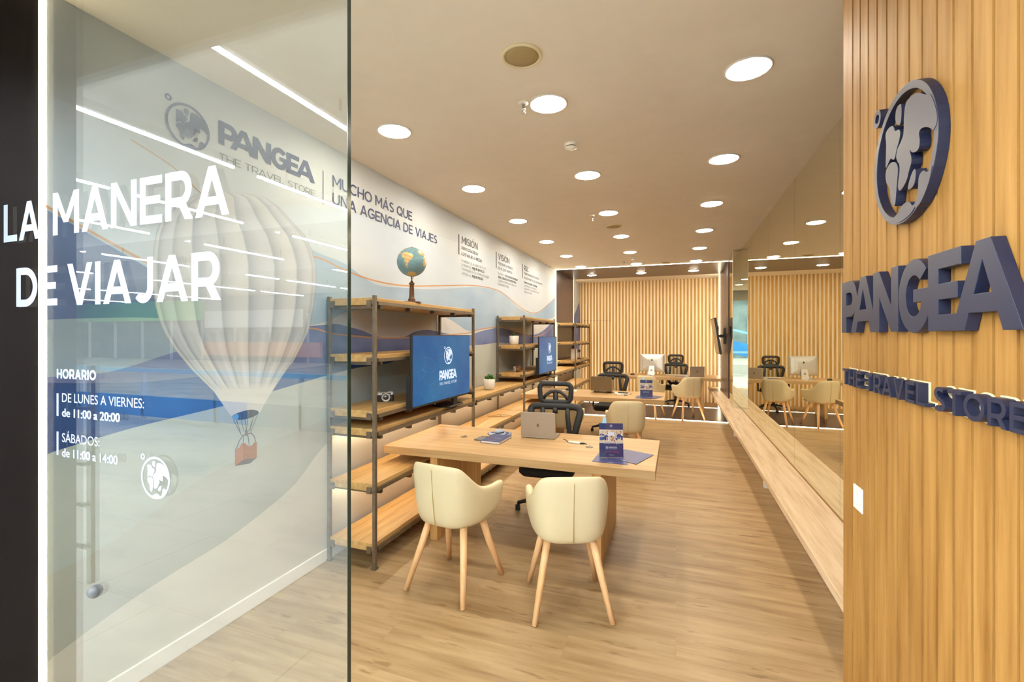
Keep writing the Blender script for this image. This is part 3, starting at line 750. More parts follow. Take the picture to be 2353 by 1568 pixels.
def basket_mat():
    m, nt, out = newmat('basket print'); b = bsdf(nt, out, lin((190, 94, 14)), 0.6, 0, 0.2)
    mp = coords(nt); br = nt.nodes.new('ShaderNodeTexBrick'); sw = nt.nodes.new('ShaderNodeSeparateXYZ'); cb = nt.nodes.new('ShaderNodeCombineXYZ')
    nt.links.new(mp.outputs[0], sw.inputs[0]); nt.links.new(sw.outputs[1], cb.inputs[0]); nt.links.new(sw.outputs[2], cb.inputs[1]); nt.links.new(cb.outputs[0], br.inputs['Vector'])
    br.inputs['Scale'].default_value = 1; br.inputs['Brick Width'].default_value = 0.012; br.inputs['Row Height'].default_value = 0.007; br.inputs['Mortar Size'].default_value = 0.0016
    br.inputs['Color1'].default_value = (*lin((200, 122, 0)), 1); br.inputs['Color2'].default_value = (*lin((176, 100, 0)), 1); br.inputs['Mortar'].default_value = (*lin((110, 50, 12)), 1)
    nt.links.new(br.outputs['Color'], b.inputs['Base Color']); return m
mural('balloon_print', [q(*p) for p in ((405, 1165), (440, 1170), (480, 1150), (500, 1095), (540, 1078), (530, 1345), (405, 1440))], plain('basket side print', (160, 88, 0), 0.6))
mural('balloon_print', [q(*p) for p in ((525, 1090), (560, 1080), (585, 1115), (630, 1125), (680, 1112), (700, 1072), (745, 1060), (743, 1310), (525, 1345))], basket_mat())
mural('balloon_print', [q(*p) for p in ((405, 1440), (525, 1345), (743, 1310), (635, 1400))], plain('basket base print', (60, 30, 12), 0.6))

# mural lettering
off = 0.0001 * (LAYER[0] + 2); LX = XL + off
def wall_text(s, y0, y1, z0, h, m, bold=0.0, t=0.0):
    mb = MB()
    if t: caps_at(mb, s, (LX, y0, z0), YA, ZA, y1 - y0, h, t, 0.0002)
    else: text_at(mb, s, (LX, y0, z0), YA, ZA, y1 - y0, h, bold, 0.0002)
    return mb.build('mural_lettering', m, wall_left)
mb = MB(); wordmark(mb, (LX, 1.86, 2.731), YA, ZA, 0.727, 0.132); mb.build('mural_lettering', M_NAVYINK, wall_left)
wall_text('THE TRAVEL STORE', 1.861, 2.587, 2.639, 0.041, M_GREYINK, t=0.085)
mb = MB(); emblem(mb, (LX, 1.691, 2.75), YA, ZA, 0.116); mb.build('mural_emblem', M_BLUEINK, wall_left)
mb = MB().box(LX, LX + .0005, 2.665, 2.671, 2.606, 2.85); mb.build('mural_lettering', M_BLUEINK, wall_left)
wall_text('MUCHO MÁS QUE', 2.763, 3.862, 2.767, 0.085, M_NAVYINK, t=0.155)
wall_text('UNA AGENCIA DE VIAJES', 2.763, 4.355, 2.636, 0.085, M_NAVYINK, t=0.155)
for y0 in (4.88, 6.075, 7.267):
    MB().box(LX, LX + .0005, y0 - 0.012, y0 + 0.012, 2.615, 2.849).build('mural_lettering', M_GREYINK, wall_left)
wall_text('MISIÓN', 4.958, 5.423, 2.758, 0.088, M_GREYINK, t=0.16)
wall_text('DEMOCRATIZAR', 4.95, 5.43, 2.687, 0.037, M_GREYINK, t=0.15)
wall_text('LOS VIAJES A MEDIA', 4.95, 5.561, 2.616, 0.039, M_GREYINK, t=0.15)
wall_text('PONIENDO AL ALCANCE DE TODO', 4.95, 5.699, 2.535, 0.032, M_PALEINK)
wall_text('EL MUNDO EL', 4.95, 5.22, 2.486, 0.032, M_PALEINK); wall_text('MEJOR SERVICIO', 5.25, 5.64, 2.486, 0.032, M_GREYINK, 0.01)
wall_text('Y EXPERIENCIA DE COMPRA DE VIAJES', 4.95, 5.81, 2.434, 0.032, M_PALEINK)
wall_text('A MEDIDA, AL', 4.95, 5.22, 2.384, 0.032, M_PALEINK); wall_text('MEJOR PRECIO', 5.25, 5.60, 2.384, 0.032, M_GREYINK, 0.01)
wall_text('VISIÓN', 6.153, 6.621, 2.754, 0.088, M_GREYINK, t=0.16)
wall_text('MEJORAR EL MUNDO', 6.153, 6.781, 2.682, 0.037, M_GREYINK)
wall_text('EN EL QUE VIVIMOS', 6.153, 6.75, 2.612, 0.037, M_GREYINK)
wall_text('PONIENDO', 6.153, 6.38, 2.534, 0.032, M_PALEINK); wall_text('TODO NUESTRO ESFUERZO', 6.41, 7.02, 2.534, 0.032, M_GREYINK, 0.005)
wall_text('EN EL CUIDADO DE LAS PERSONAS,', 6.153, 6.94, 2.484, 0.032, M_GREYINK, 0.005)
wall_text('CLIENTE Y EMPLEADOS, VUELVEN', 6.153, 6.95, 2.432, 0.032, M_PALEINK)
wall_text('EN BUENAS VIAJES', 6.153, 6.60, 2.382, 0.032, M_PALEINK)
wall_text('RSC', 7.347, 7.598, 2.754, 0.088, M_GREYINK, t=0.16)
wall_text('TENER UN IMPACTO POSITIVO', 7.347, 8.229, 2.688, 0.037, M_GREYINK)
wall_text('EN LOS PAISES A LOS QUE VIAJAMOS', 7.347, 8.467, 2.614, 0.037, M_GREYINK)
wall_text('TURISMO SOLIDARIO Y SOSTENIBLE', 7.347, 8.13, 2.538, 0.032, M_GREYINK, 0.005)
wall_text('CUIDAMOS EL ENTORNO Y', 7.347, 8.12, 2.484, 0.032, M_PALEINK)
wall_text('SUS GENTES Y MONUMENTOS EN', 7.347, 8.22, 2.432, 0.032, M_PALEINK)
wall_text('AQUELLOS VIAJES', 7.347, 7.80, 2.380, 0.032, M_PALEINK)

# ------------------------------------------------------------------ shop glass with white vinyl lettering
XG1 = on_y(798, 900, YG).x
win = MB().box(-2.42, XG1, YG, YG + 0.012, 0.0, H).build('window_1', M_GLASS, kind='structure')
MB().box(XG1, XG1 + 0.0015, YG - 0.0002, YG + 0.0122, 0.0, H).build('pane_edge', M_GLASSEDGE, win)
def G(u, v): p = on_y(u, v, YG); return p.x, p.z
def glass_text(s, u0, u1, vb, vt, ub, bold=0.0, t=0.0):
    """u0,u1: pixel columns of the ends; vb, vt: baseline and cap line at column ub"""
    x0 = G(u0, vb)[0]; x1 = G(u1, vb)[0]; z0 = G(ub, vb)[1]; z1 = G(ub, vt)[1]
    mb = MB()
    if t: caps_at(mb, s, (x0, YG - 0.0002, z0), XA, ZA, x1 - x0, z1 - z0, t, 0.0004)
    else: text_at(mb, s, (x0, YG - 0.0002, z0), XA, ZA, x1 - x0, z1 - z0, bold, 0.0004)
    return mb.build('vinyl_lettering', M_WHITEVINYL, win)
glass_text('LA', 9, 91, 557, 471, 15, t=0.185)
glass_text('MANERA', 122, 527, 541, 444, 128, t=0.185)
glass_text('DE', 38, 132, 705, 617, 45, t=0.185)
glass_text('VIAJAR', 155, 505, 690, 578, 492, t=0.185)
glass_text('HORARIO', 131, 221, 870, 848, 135, t=0.22)
glass_text('DE LUNES A VIERNES:', 143, 331, 924, 904, 146, 0.0)
glass_text('de 11:00 a 20:00', 143, 276, 958, 939, 146, 0.03)
glass_text('SÁBADOS:', 143, 229, 1016, 996, 146, 0.0)
glass_text('de 11:00 a 14:00', 143, 271, 1050, 1031, 146, 0.03)
for v0, v1 in ((904, 956), (992, 1046)):
    x0, z1 = G(131, v0); x1, z0 = G(135, v1); MB().box(x0, x1, YG - 0.0012, YG - 0.0004, z0, z1).build('vinyl_lettering', M_WHITEVINYL, win)
cx_, cz_ = G(357.6, 1098.6); rr = (G(390.5, 1098)[0] - G(324.5, 1098)[0]) / 2
mb = MB(); emblem(mb, (cx_, YG - 0.0006, cz_), XA, ZA, rr); mb.build('vinyl_emblem', M_WHITEVINYL, win)
lx_, lz_ = G(215, 1361)
mb = MB().lathe([(0.021 * math.sin(PI * k / 14) + 1e-4, -0.021 * math.cos(PI * k / 14) - 0.004) for k in range(15)], M=Matrix.Translation((lx_, YG, lz_)) @ Matrix.Rotation(PI / 2, 4, 'X'))
mb.build('lock', M_PHONE, win)

# ------------------------------------------------------------------ sign on the slatted oak wall
XF = XS - 0.024
def S(u, v): return on_x(u, v, XF)
e_l = S(2007, 350); e_r = S(2158, 350)
e_t = S(2108, 163); e_b = S(2050, 524)
ecy = (e_l.y + e_r.y) / 2; ecz = (e_t.z + e_b.z) / 2
er = (e_t.z - e_b.z) / 2
root = thing('emblem_sign', 'large navy globe emblem mounted high on the slatted oak wall', 'wall sign', (XS, ecy, ecz))
for j, k in enumerate(EMBLEM):
    mb = MB(); emblem(mb, (-0.0005 - 0.0001 * j, 0, 0), -YA, ZA, er, 0.0232, 0, only=(k,))
    mb.build({'ring': 'ring', 'small_ring': 'small_ring'}.get(k, 'continent'), M_NAVY, root, bevel=0.0008)
p0 = S(1934, 765); z1 = S(1945, 648).z; y0 = p0.y; y1 = S(2353, 758).y
root = thing('letter_sign', 'thick navy capital letters of the shop name across the slatted oak wall', 'wall sign', (XS, y0, p0.z))
wdt = y0 - y1; hgt = z1 - p0.z
for j, (k, lp) in enumerate(LETTERS):
    mb = MB(); shape_at(mb, 'let_' + k, lp, (-0.0005 - 0.0002 * j, 0, 0), -YA, ZA, wdt / WORD_W, hgt, 0.0232)
    mb.build('letter', M_NAVY, root, bevel=0.0008)
yt0 = S(1936, 860).y; zt0 = 1.474
root = thing('tagline_sign', 'row of small navy capitals with clear backing below the big letters', 'wall sign', (XS, yt0, zt0))
span = yt0 - S(2372, 950).y
txt = 'THE TRAVEL STORE'; gapw = 0.14
tot = sum(glyph(c_, .17)[0] + gapw for c_ in txt); u = 0
for k, ch in enumerate(txt):
    wv = glyph(ch, .17)[0]; kk = span / tot
    if ch != ' ':
        mb = MB(); caps_at(mb, ch, (0, -u * kk, 0), -YA, ZA, wv * kk, 0.056, .17, 0.024); l = mb.build('letter', M_NAVY, root)
        mb = MB(); caps_at(mb, ch, (0.0005, -(u - .05) * kk, -0.003), -YA, ZA, (wv + .10) * kk, 0.062, .26, 0.003 + .0004 * (k % 2)); mb.build('acrylic_back', M_CREAMRIM, l)
    u += wv + gapw
ps = on_x(1973, 1146, XS)
root = thing('wall_socket', 'small white socket set into the slatted oak wall near its far edge', 'socket', (XS, ps.y, ps.z))
MB().box(-0.004, 0.016, -0.040, 0.040, -0.041, 0.041).build('plate', M_PLATE, root, bevel=0.002)
MB().lathe([(0.022, 0), (0.022, 0.002), (0.019, 0.002), (0.018, 0.0005)], M=Matrix.Translation((-0.004, 0, 0)) @ Matrix.Rotation(-PI / 2, 4, 'Y')).build('outlet', M_WHITE, root)

# ------------------------------------------------------------------ mirrors and bench on the right
joints = [2.07, 2.3, 3.5, 4.7, 5.9, 7.1, 8.35, 9.5]
root = thing('wall_mirror', 'tall frameless mirror panels covering the right wall above the bench', 'mirror', (XR, 0, 0))
for a, b in zip(joints, joints[1:]):
    MB().box(0, 0.006, a + 0.0015, b - 0.0015, 0.472, H - 0.004).build('mirror_panel', M_MIRROR, root)
MB().box(-0.004, 0.006, 2.07, 9.5, 0.462, 0.472).build('channel', M_BRASS, root)
MB().box(0, 0.006, 11.31, 12.1, 0.47, H - 0.004).build('mirror_panel', M_MIRROR, root)
pil = struct('pillar', MB().box(0.887, XR, 8.35, 8.8, 0.462, H), M_MIRROR)
MB().box(0.8845, 0.8885, 8.3485, 8.3525, .462, H).build('pane_edge', M_PLATE, pil)
root = thing('wall_bench', 'long pale wooden bench running below the mirrors', 'bench', (XR, 0, 0))
MB().box(-0.297, 0.0, 2.1, 9.5, 0.41, 0.46).box(-0.297, -0.07, 9.5, 11.3, 0.41, 0.46).box(-0.297, 0, 11.3, 11.55, .41, .46).build('seat_board', M_BENCH, root, bevel=0.003)
for yy in (5.6, 8.3, 11.4): MB().box(-0.10, 0.0, yy - 0.03, yy + 0.03, 0.0, 0.41).build('support', M_WHITE, root)
root = thing('wall_screen', 'black flat screen tilted on a bracket from the right wall by the last desk', 'television', (XB, 10.13, 1.64))
T = Matrix.Translation((-0.17, 0, 0)) @ Matrix.Rotation(math.radians(-8), 4, 'Y')
MB().box(-0.012, 0.03, -0.47, 0.47, -0.36, 0.36, M=T).build('housing', M_BLACK, root)
MB().box(-0.014, -0.012, -0.46, 0.46, -0.35, 0.35, M=T).build('screen', M_DARKSCREEN, root)
MB().box(-0.14, -0.02, -0.03, 0.03, -0.03, 0.03).box(-0.02, 0.0, -0.12, 0.12, -0.16, 0.16).box(-0.15, -0.12, -0.15, 0.15, -0.2, 0.2).build('bracket', M_BLACK, root)

# ------------------------------------------------------------------ ceiling fittings
dl = None
rowname = {-1.825: 'left row along the mural', -0.73: 'middle row', 0.36: 'right row along the mirrors'}
nth = ['nearest the entrance', 'second from the entrance', 'third from the entrance', 'fourth from the entrance', 'fifth from the entrance', 'just in front of the dark band', 'inside the dark band']
for xx in (-1.825, -0.73, 0.36):
    for k in range(7):
        yy = 2.69 + 1.312 * k if k < 6 else 10.56
        zz = H if k < 6 else H - 0.012
        lab = 'round downlight in the %s, %s' % (rowname[xx], nth[k])
        if dl is None:
            dl = thing('downlight', lab, 'ceiling light', (xx, yy, zz), 0, 'round ceiling downlights')
            MB().lathe([(0.118, 0), (0.118, -0.004), (0.112, -0.007), (0.102, -0.005), (0.100, 0)], seg=40).build('rim', M_WHITE, dl)
            MB().lathe([(0.100, -0.0005), (0.099, -0.006), (0.09, -0.010), (0.06, -0.013), (0.001, -0.014)], seg=40).build('lens', M_LAMP, dl)
        else: copy_thing(dl, (xx, yy, zz), 0, lab)
sp = None
for (u, v), lab in (((1199, 128), 'round cream ceiling loudspeaker with brown grille, nearest the entrance'), ((1410, 520), 'round ceiling loudspeaker halfway down the room'), ((1530, 603), 'round ceiling loudspeaker near the dark band')):
    p = on_z(u, v, H)
    if sp is None:
        sp = thing('ceiling_speaker', lab, 'loudspeaker', p, 0, 'ceiling loudspeakers')
        MB().lathe([(0.103, 0), (0.103, -0.006), (0.094, -0.012), (0.086, -0.008), (0.086, 0)], seg=40).build('rim', M_CREAMRIM, sp)
        MB().lathe([(0.0855, 0), (0.0855, -0.006), (0.05, -0.009), (0.001, -0.010)], seg=40).build('grille', M_SPEAKER, sp)
    else: copy_thing(sp, p, 0, lab)
sk = None
for (u, v), lab in (((1203, 236), 'chrome ceiling sprinkler beside the nearest middle downlight'), ((1361, 495), 'chrome ceiling sprinkler halfway down the room'), ((1434, 601), 'chrome ceiling sprinkler close to the dark band')):
    p = on_z(u, v, H)
    if sk is None:
        sk = thing('sprinkler', lab, 'sprinkler', p, 0, 'ceiling sprinklers')
        MB().lathe([(0.032, 0), (0.032, -0.004), (0.02, -0.012), (0.001, -0.012)], seg=24).build('escutcheon', M_PLATE, sk)
        MB().lathe([(0.009, -0.01), (0.009, -0.035), (0.012, -0.036), (0.012, -0.045), (0.004, -0.046), (0.004, -0.06), (0.014, -0.061), (0.014, -0.065), (0.001, -0.066)], seg=16).build('nozzle', M_CHROME, sk)
    else: copy_thing(sk, p, 0, lab)
sd = None
for (u, v), lab in (((1312, 330), 'white ceiling smoke detector between the first middle downlights'), ((1454, 592), 'white ceiling smoke detector close to the dark band')):
    p = on_z(u, v, H)
    if sd is None:
        sd = thing('smoke_detector', lab, 'smoke detector', p, 0, 'smoke detectors')
        MB().lathe([(0.05, 0), (0.05, -0.016), (0.044, -0.02), (0.044, -0.022)], seg=32).lathe([(0.044, -0.03), (0.042, -0.036), (0.02, -0.046), (0.006, -0.05), (0.005, -0.054), (0.001, -0.055)], seg=32).build('housing', M_PLATE, sd)
        MB().lathe([(0.038, -0.02), (0.038, -0.032)], seg=24).build('chamber', M_BLACK, sd)
    else: copy_thing(sd, p, 0, lab)

# ------------------------------------------------------------------ desks
def desk(loc, wid, dep, label, legs=(0.43, 0.43), leg_end=0.06):
    r = thing('desk', label, 'desk', loc, 0, 'oak consultation desks')
    MB().box(0, wid, 0, dep, 0.672, 0.735).build('tabletop', M_OAK_X, r, bevel=0.003)
    for x0 in (legs[0], wid - legs[1]):
        MB().box(x0 - 0.033, x0 + 0.033, 0.03, dep - leg_end, 0.0, 0.672).build('leg', M_OAK_Z, r, bevel=0.003)
    return r
D1 = (-2.292, 3.222); D2 = (-2.292, 6.79); D3 = (-1.25, 10.56)
desk((D1[0], D1[1], 0), 2.162, 0.968, 'oak slab desk nearest the entrance, with two cream chairs in front', (0.455, 0.40))
desk((D2[0], D2[1], 0), 2.14, 0.94, 'oak slab desk in the middle of the room, behind the first one', (0.455, 0.40))
desk((D3[0], D3[1], 0), 2.15, 0.94, 'oak slab desk at the back, carrying the big desktop computer', (0.455, 0.36), 0.25)
ZT = 0.735

# ------------------------------------------------------------------ cream tub chairs
def make_chair(label):
    r = thing('tub_chair', label, 'chair', (0, 0, 0), 0, 'cream visitor chairs')
    top = [(0, -.258), (.08, -.256), (.15, -.246), (.203, -.205), (.232, -.14), (.245, -.05), (.254, .05), (.255, .185), (.254, .228)]
    bot = [(0, -.20), (.07, -.20), (.125, -.19), (.172, -.155), (.198, -.09), (.21, -.02), (.217, .06), (.230, .15), (.236, .205)]
    zt = [.848, .848, .845, .832, .765, .688, .664, .668, .662]
    zb = [.432, .432, .434, .436, .436, .437, .447, .475, .512]
    th = [.05, .05, .05, .055, .060, .062, .064, .064, .064]
    full = [(-1, i) for i in range(8, 0, -1)] + [(1, i) for i in range(0, 9)]
    nz = 6
    rings = []
    plan = [(s * top[i][0], top[i][1]) for s, i in full]
    for j, (s, i) in enumerate(full):
        a = Vector(plan[max(j - 1, 0)]); b = Vector(plan[min(j + 1, len(plan) - 1)])
        d = (b - a).normalized(); nrm = Vector((-d.y, d.x))          # points to the inside of the U
        ring = []
        for k in range(nz):
            t = k / (nz - 1); e = t ** 0.52
            ring.append((s * (bot[i][0] + (top[i][0] - bot[i][0]) * e), bot[i][1] + (top[i][1] - bot[i][1]) * e, zb[i] + (zt[i] - zb[i]) * t))
        inner = []
        for k in range(nz):
            t = k / (nz - 1); p = ring[k]; w_ = th[i] * (1.15 - 0.35 * t)
            inner.append((p[0] + nrm.x * w_, p[1] + nrm.y * w_, p[2] + (0.004 if k == 0 else -0.002)))
        ring[-1] = (ring[-1][0] + nrm.x * 0.008, ring[-1][1] + nrm.y * 0.008, ring[-1][2])
        rings.append(ring + inner[::-1])
    m = len(rings[0]); v = sum(rings, []); f = []
    for j in range(len(rings) - 1):
        for k in range(m): f.append((j * m + k, j * m + (k + 1) % m, (j + 1) * m + (k + 1) % m, (j + 1) * m + k))
    for e0 in (0, (len(rings) - 1) * m):
        for k in range(nz - 1): f.append((e0 + k, e0 + k + 1, e0 + m - 2 - k, e0 + m - 1 - k))
    mb = MB(); mb.add(v, f, 0, True)
    shell = mb.build('backrest', M_CREAM, r, sub=2)
    # stitched centre line down the back, opening into a slit at the bottom
    pts = []
    for k in range(13):
        t = 0.06 + 0.86 * k / 12; e = t ** 0.52
        pts.append((0, -.20 + (-.058) * e - 0.0012 + 0.004 * (1 - abs(2 * t - 1)) * 0 , .435 + .41 * t))
    MB().tube(pts, [0.0028 if p[2] < .66 else 0.0016 for p in pts], seg=6, ref=(1, 0, 0)).build('seam', M_SEAM, shell)
    mb = MB()
    def ring_s(k, z): return [(k * x_, k * y_ + 0.02, z) for x_, y_ in smooth_loop([(-.17, -.15), (.17, -.15), (.2, .0), (.2, .2), (.15, .235), (-.15, .235), (-.2, .2), (-.2, .0)], 2)]
    rs = [ring_s(.93, .430), ring_s(1.0, .437), ring_s(1.0, .455), ring_s(.97, .485), ring_s(.8, .5)]
    n = len(rs[0]); vv = sum(rs, []); ff = [tuple(range(n))[::-1], tuple(range(4 * n, 5 * n))]
    for j in range(4):
        for k in range(n): ff.append((j * n + k, j * n + (k + 1) % n, (j + 1) * n + (k + 1) % n, (j + 1) * n + k))
    mb.add(vv, ff, 0, True); mb.build('seat', M_CREAM, r)
    MB().box(-.13, .13, -.10, -.06, .412, .431).box(-.13, .13, .085, .125, .412, .431).box(-.02, .02, -.1, .1, .412, .431).build('seat_frame', M_BEECH, r, bevel=0.003)
    for sx in (-1, 1):
        for sy in (-1, 1):
            mb = MB(); mb.tube([(sx * .135, sy * .105 + .005, .432), (sx * .17, sy * .15, .26), (sx * .225, sy * .235, 0.0)], [.028, .026, .0195], seg=12, sx=0.8, ref=(1, 0, 0))
            mb.build('leg', M_BEECH, r)
    return r
ch0 = make_chair('left cream tub chair before the nearest desk, one arm turned to view')
def footprint(rl, rr, fl, fr):
    P = [Vector(p) for p in (rl, rr, fl, fr)]; c = sum(P, Vector((0, 0))) / 4
    d = (P[2] + P[3]) / 2 - (P[0] + P[1]) / 2
    return c, math.atan2(-d.x, d.y)
c, a = footprint((-1.658, 2.56), (-1.196, 2.476), (-1.585, 3.023), (-1.119, 2.954))
ch0.location = (c.x, c.y, 0); ch0.rotation_euler = (0, 0, a)
c, a = footprint((-.762, 2.48), (-.329, 2.644), (-.93, 2.927), (-.514, 3.093))
copy_thing(ch0, (c.x, c.y, 0), a, 'right cream tub chair before the nearest desk, its back squarely to view')
copy_thing(ch0, (-.60, 5.99, 0), math.radians(12), 'cream tub chair at the middle desk, on the side of the navy brochure')
copy_thing(ch0, (-1.44, 6.02, 0), math.radians(-8), 'cream tub chair at the middle desk, half hidden behind a mesh chair')
c, a = footprint((.095, 9.429), (.53, 9.612), (-.073, 9.82), (.358, 9.974))
copy_thing(ch0, (c.x, c.y, 0), a, 'cream tub chair at the back desk, the one nearer the mirrors')
copy_thing(ch0, (-.50, 9.74, 0), math.radians(-21), 'cream tub chair at the back desk, below the big desktop computer')

# ------------------------------------------------------------------ black mesh office chairs
def rrect(w0, w1, z0, z1, r, n=5):
    """rounded trapezoid outline in x,z: width w0 at z0, w1 at z1"""
    P = [(-w0 / 2, z0), (w0 / 2, z0), (w1 / 2, z1), (-w1 / 2, z1)]; out = []
    for i in range(4):
        p = Vector(P[i]); a = (Vector(P[i - 1]) - p).normalized(); b = (Vector(P[(i + 1) % 4]) - p).normalized()
        s = p + a * r; e = p + b * r
        for k in range(n + 1):
            t = k / n; out.append(tuple((1 - t) ** 2 * s + 2 * t * (1 - t) * p + t * t * e))
    return out
def make_office(label):
    r = thing('office_chair', label, 'office chair', (0, 0, 0), 0, 'black mesh office chairs')
    yb = lambda z: -0.235 - 0.05 * max(0, (z - .55)) + 0.03 * math.cos((z - .72) * 5)     # back curves gently; chair faces +y
    P = lambda L: [(x_, yb(z_), z_) for x_, z_ in L]
    L = rrect(.30, .53, .50, .945, .085, 7)
    back = MB().tube(P(L), 0.034, closed=True, seg=10, sx=0.45, ref=(0, 1, 0))
    for s in (-1, 1):
        back.tube(P([(s * .125, .935), (s * .125, .86), (s * .14, .74), (s * .155, .62), (s * .145, .52)]), 0.024, seg=8, sx=0.5)
    back.tube(P([(0, .94), (0, .875)]), 0.026, seg=8, sx=0.5)
    bk = back.build('backrest', M_FRAME, r)
    inn = [(x_ * .93, .725 + (z_ - .725) * .93) for x_, z_ in L]
    mb = MB(); n = len(inn); cv = (0, yb(.72) - .004, .72)
    mb.add(P(inn) + [cv], [(i, (i + 1) % n, n) for i in range(n)]); mb.build('mesh', M_MESH, bk)
    Lh = rrect(.30, .325, .985, 1.17, .06, 7)
    yh = lambda z: -0.262 + 0.25 * abs(z - 1.06) * abs(z - 1.06)
    PH = lambda L: [(x_, yh(z_) + 0.35 * x_ * x_, z_) for x_, z_ in L]
    head = MB().tube(PH(Lh), 0.025, closed=True, seg=10, sx=0.5)
    head.tube(PH([(-.125, 1.005), (-.10, 1.05), (-.05, 1.085), (0, 1.095), (.05, 1.085), (.10, 1.05), (.125, 1.005)]), 0.016, seg=8, sx=0.6)
    head.tube([(0, -.265, 1.095), (0, -.268, 1.0), (0, -.262, .93)], 0.026, seg=8, sx=0.45)
    hd = head.build('headrest', M_FRAME, r)
    inn = [(x_ * .9, 1.077 + (z_ - 1.077) * .88) for x_, z_ in Lh]; n = len(inn)
    mb = MB(); mb.add(PH(inn) + [(0, yh(1.07), 1.07)], [(i, (i + 1) % n, n) for i in range(n)]); mb.build('mesh', M_MESH, hd)
    mb = MB().rbox(-.25, .25, -.22, .31, .385, .475, .10, seg=6)
    mb.build('seat', M_CUSHION, r, bevel=0.012)
    MB().tube([(0, -.1, .40), (0, -.27, .42), (0, -.285, .52), (0, -.25, .60)], 0.03, seg=8, sx=0.6, ref=(1, 0, 0)).box(-.14, .14, -.12, .1, .385, .418).build('mechanism', M_BLACK, r)
    MB().lathe([(.03, .09), (.03, .24), (.02, .24), (.02, .40)], seg=16).build('gas_lift', M_BLACK, r)
    for s in (-1, 1):
        arm = MB().tube([(s * .2, -.02, .41), (s * .30, -.02, .42), (s * .30, -.02, .62)], 0.018, seg=8, sx=1.3, ref=(0, 1, 0))
        ar = arm.build('armrest', M_FRAME, r)
        MB().rbox(s * .30 - .042, s * .30 + .042, -.15, .12, .62, .65, .035).build('pad', M_BLACK, ar)
    for k in range(5):
        an = 2 * PI * k / 5 + .3; ca, sa = math.cos(an), math.sin(an)
        lg = MB().tube([(.02 * ca, .02 * sa, .115), (.17 * ca, .17 * sa, .105), (.31 * ca, .31 * sa, .075)], [.028, .023, .017], seg=8).build('leg', M_BLACK, r)
        T = Matrix.Translation((.31 * ca, .31 * sa, .03)) @ Matrix.Rotation(an, 4, 'Z')
        MB().lathe([(.001, -.022), (.026, -.022), (.03, -.016), (.03, -.004), (.022, -.003), (.022, .003), (.03, .004), (.03, .016), (.026, .022), (.001, .022)], seg=18, M=T @ Matrix.Rotation(PI / 2, 4, 'Y')).bar((0, 0, 0), (0, 0, .05), .008, sides=8, M=T).build('caster', M_BLACK, lg)
    return r
oc = make_office('black mesh office chair behind the nearest desk, above the grey laptop')
oc.location = (-1.115, 4.19, 0); oc.rotation_euler = (0, 0, PI + math.radians(4))
copy_thing(oc, (-1.06, 7.97, 0), PI - math.radians(3), 'black mesh office chair behind the middle desk')
copy_thing(oc, (-0.01, 11.34, 0.007), PI - math.radians(2), 'black mesh office chair at the back desk, before the slatted wall')

# ------------------------------------------------------------------ steel and timber shelving
XF_, XR_ = -2.0, -2.395
def make_unit(name, y0, y1, levels, top, label, rear_lim=None):
    r = thing(name, label, 'shelving', (0, y0, 0), 0, 'steel and timber shelving' if top > 1.2 else 'low linking shelves')
    Lg = y1 - y0
    hw = 0.0125
    if top > 1.2:
        for xx in (XF_, XR_):
            for yy in (0, Lg):
                MB().box(xx - hw, xx + hw, yy - hw, yy + hw, 0.0, top).box(xx - .02, xx + .02, yy - .02, yy + .02, 0, .012).build('post', M_STEEL, r, bevel=0.002)
    g = hw + 0.002 if top > 1.2 else -(hw + .002)
    for z in levels:
        e = 0.0 if top > 1.2 else 0.045
        MB().box(XR_ + 0.015, XF_ - 0.004, -0.012 + e, Lg + 0.012 - e, z - 0.052, z).build('shelf_board', M_SHELF, r, bevel=0.003)
        mb = MB()
        for xx in (XF_ + 0.008, XR_ - 0.004):
            mb.box(xx - 0.011, xx + 0.011, 0.02 + e, Lg - 0.02 - e, z - 0.052, z - 0.028, 0)
        for yy in (0.035, Lg - 0.035):
            mb.box(XR_ + 0.02, XF_ - 0.02, yy - 0.011, yy + 0.011, z - 0.076, z - 0.054, 0)
        nb = 5
        for k in range(nb):
            yy = 0.06 + (Lg - 0.12) * k / (nb - 1)
            mb.box(XF_ - 0.03, XF_ + 0.014, yy - 0.014, yy + 0.014, z - 0.078, z - 0.054, 1)
        for xx in (XF_ - 0.035, XR_ + 0.04):
            for yy in ((-0.016, Lg + 0.016) if top > 1.2 else (0.05, Lg - 0.05)):
                mb.box(xx - 0.018, xx + 0.018, yy - 0.008, yy + 0.008, z - 0.066, z - 0.02, 0)
        mb.build('rail', [M_STEEL, M_CLIP], r)
    for z in levels:
        if z in (0.99, 0.60):
            MB().box(XR_ + 0.03, XR_ + 0.045, 0.06, Lg - 0.06, z - 0.060, z - 0.053).build('light_strip', M_SHELFLED, r)
    return r
LV = [1.92, 1.515, 1.12, 0.99, 0.60, 0.18]
make_unit('shelving_unit', 2.708, 4.374, LV, 1.935, 'tall steel and timber shelving nearest the entrance, with the globe on top')
make_unit('low_shelf', 4.374, 6.083, [0.99, 0.60, 0.18], 1.0, 'low timber shelves linking the first and second tall units')
make_unit('shelving_unit', 6.083, 7.777, LV, 1.935, 'tall steel and timber shelving in the middle, holding the second television')
make_unit('low_shelf', 7.777, 9.50, [0.99, 0.60, 0.18], 1.0, 'low timber shelves linking the second and third tall units')
make_unit('shelving_unit', 9.545, 11.21, LV, 1.935, 'tall steel and timber shelving furthest back, across the dark band')

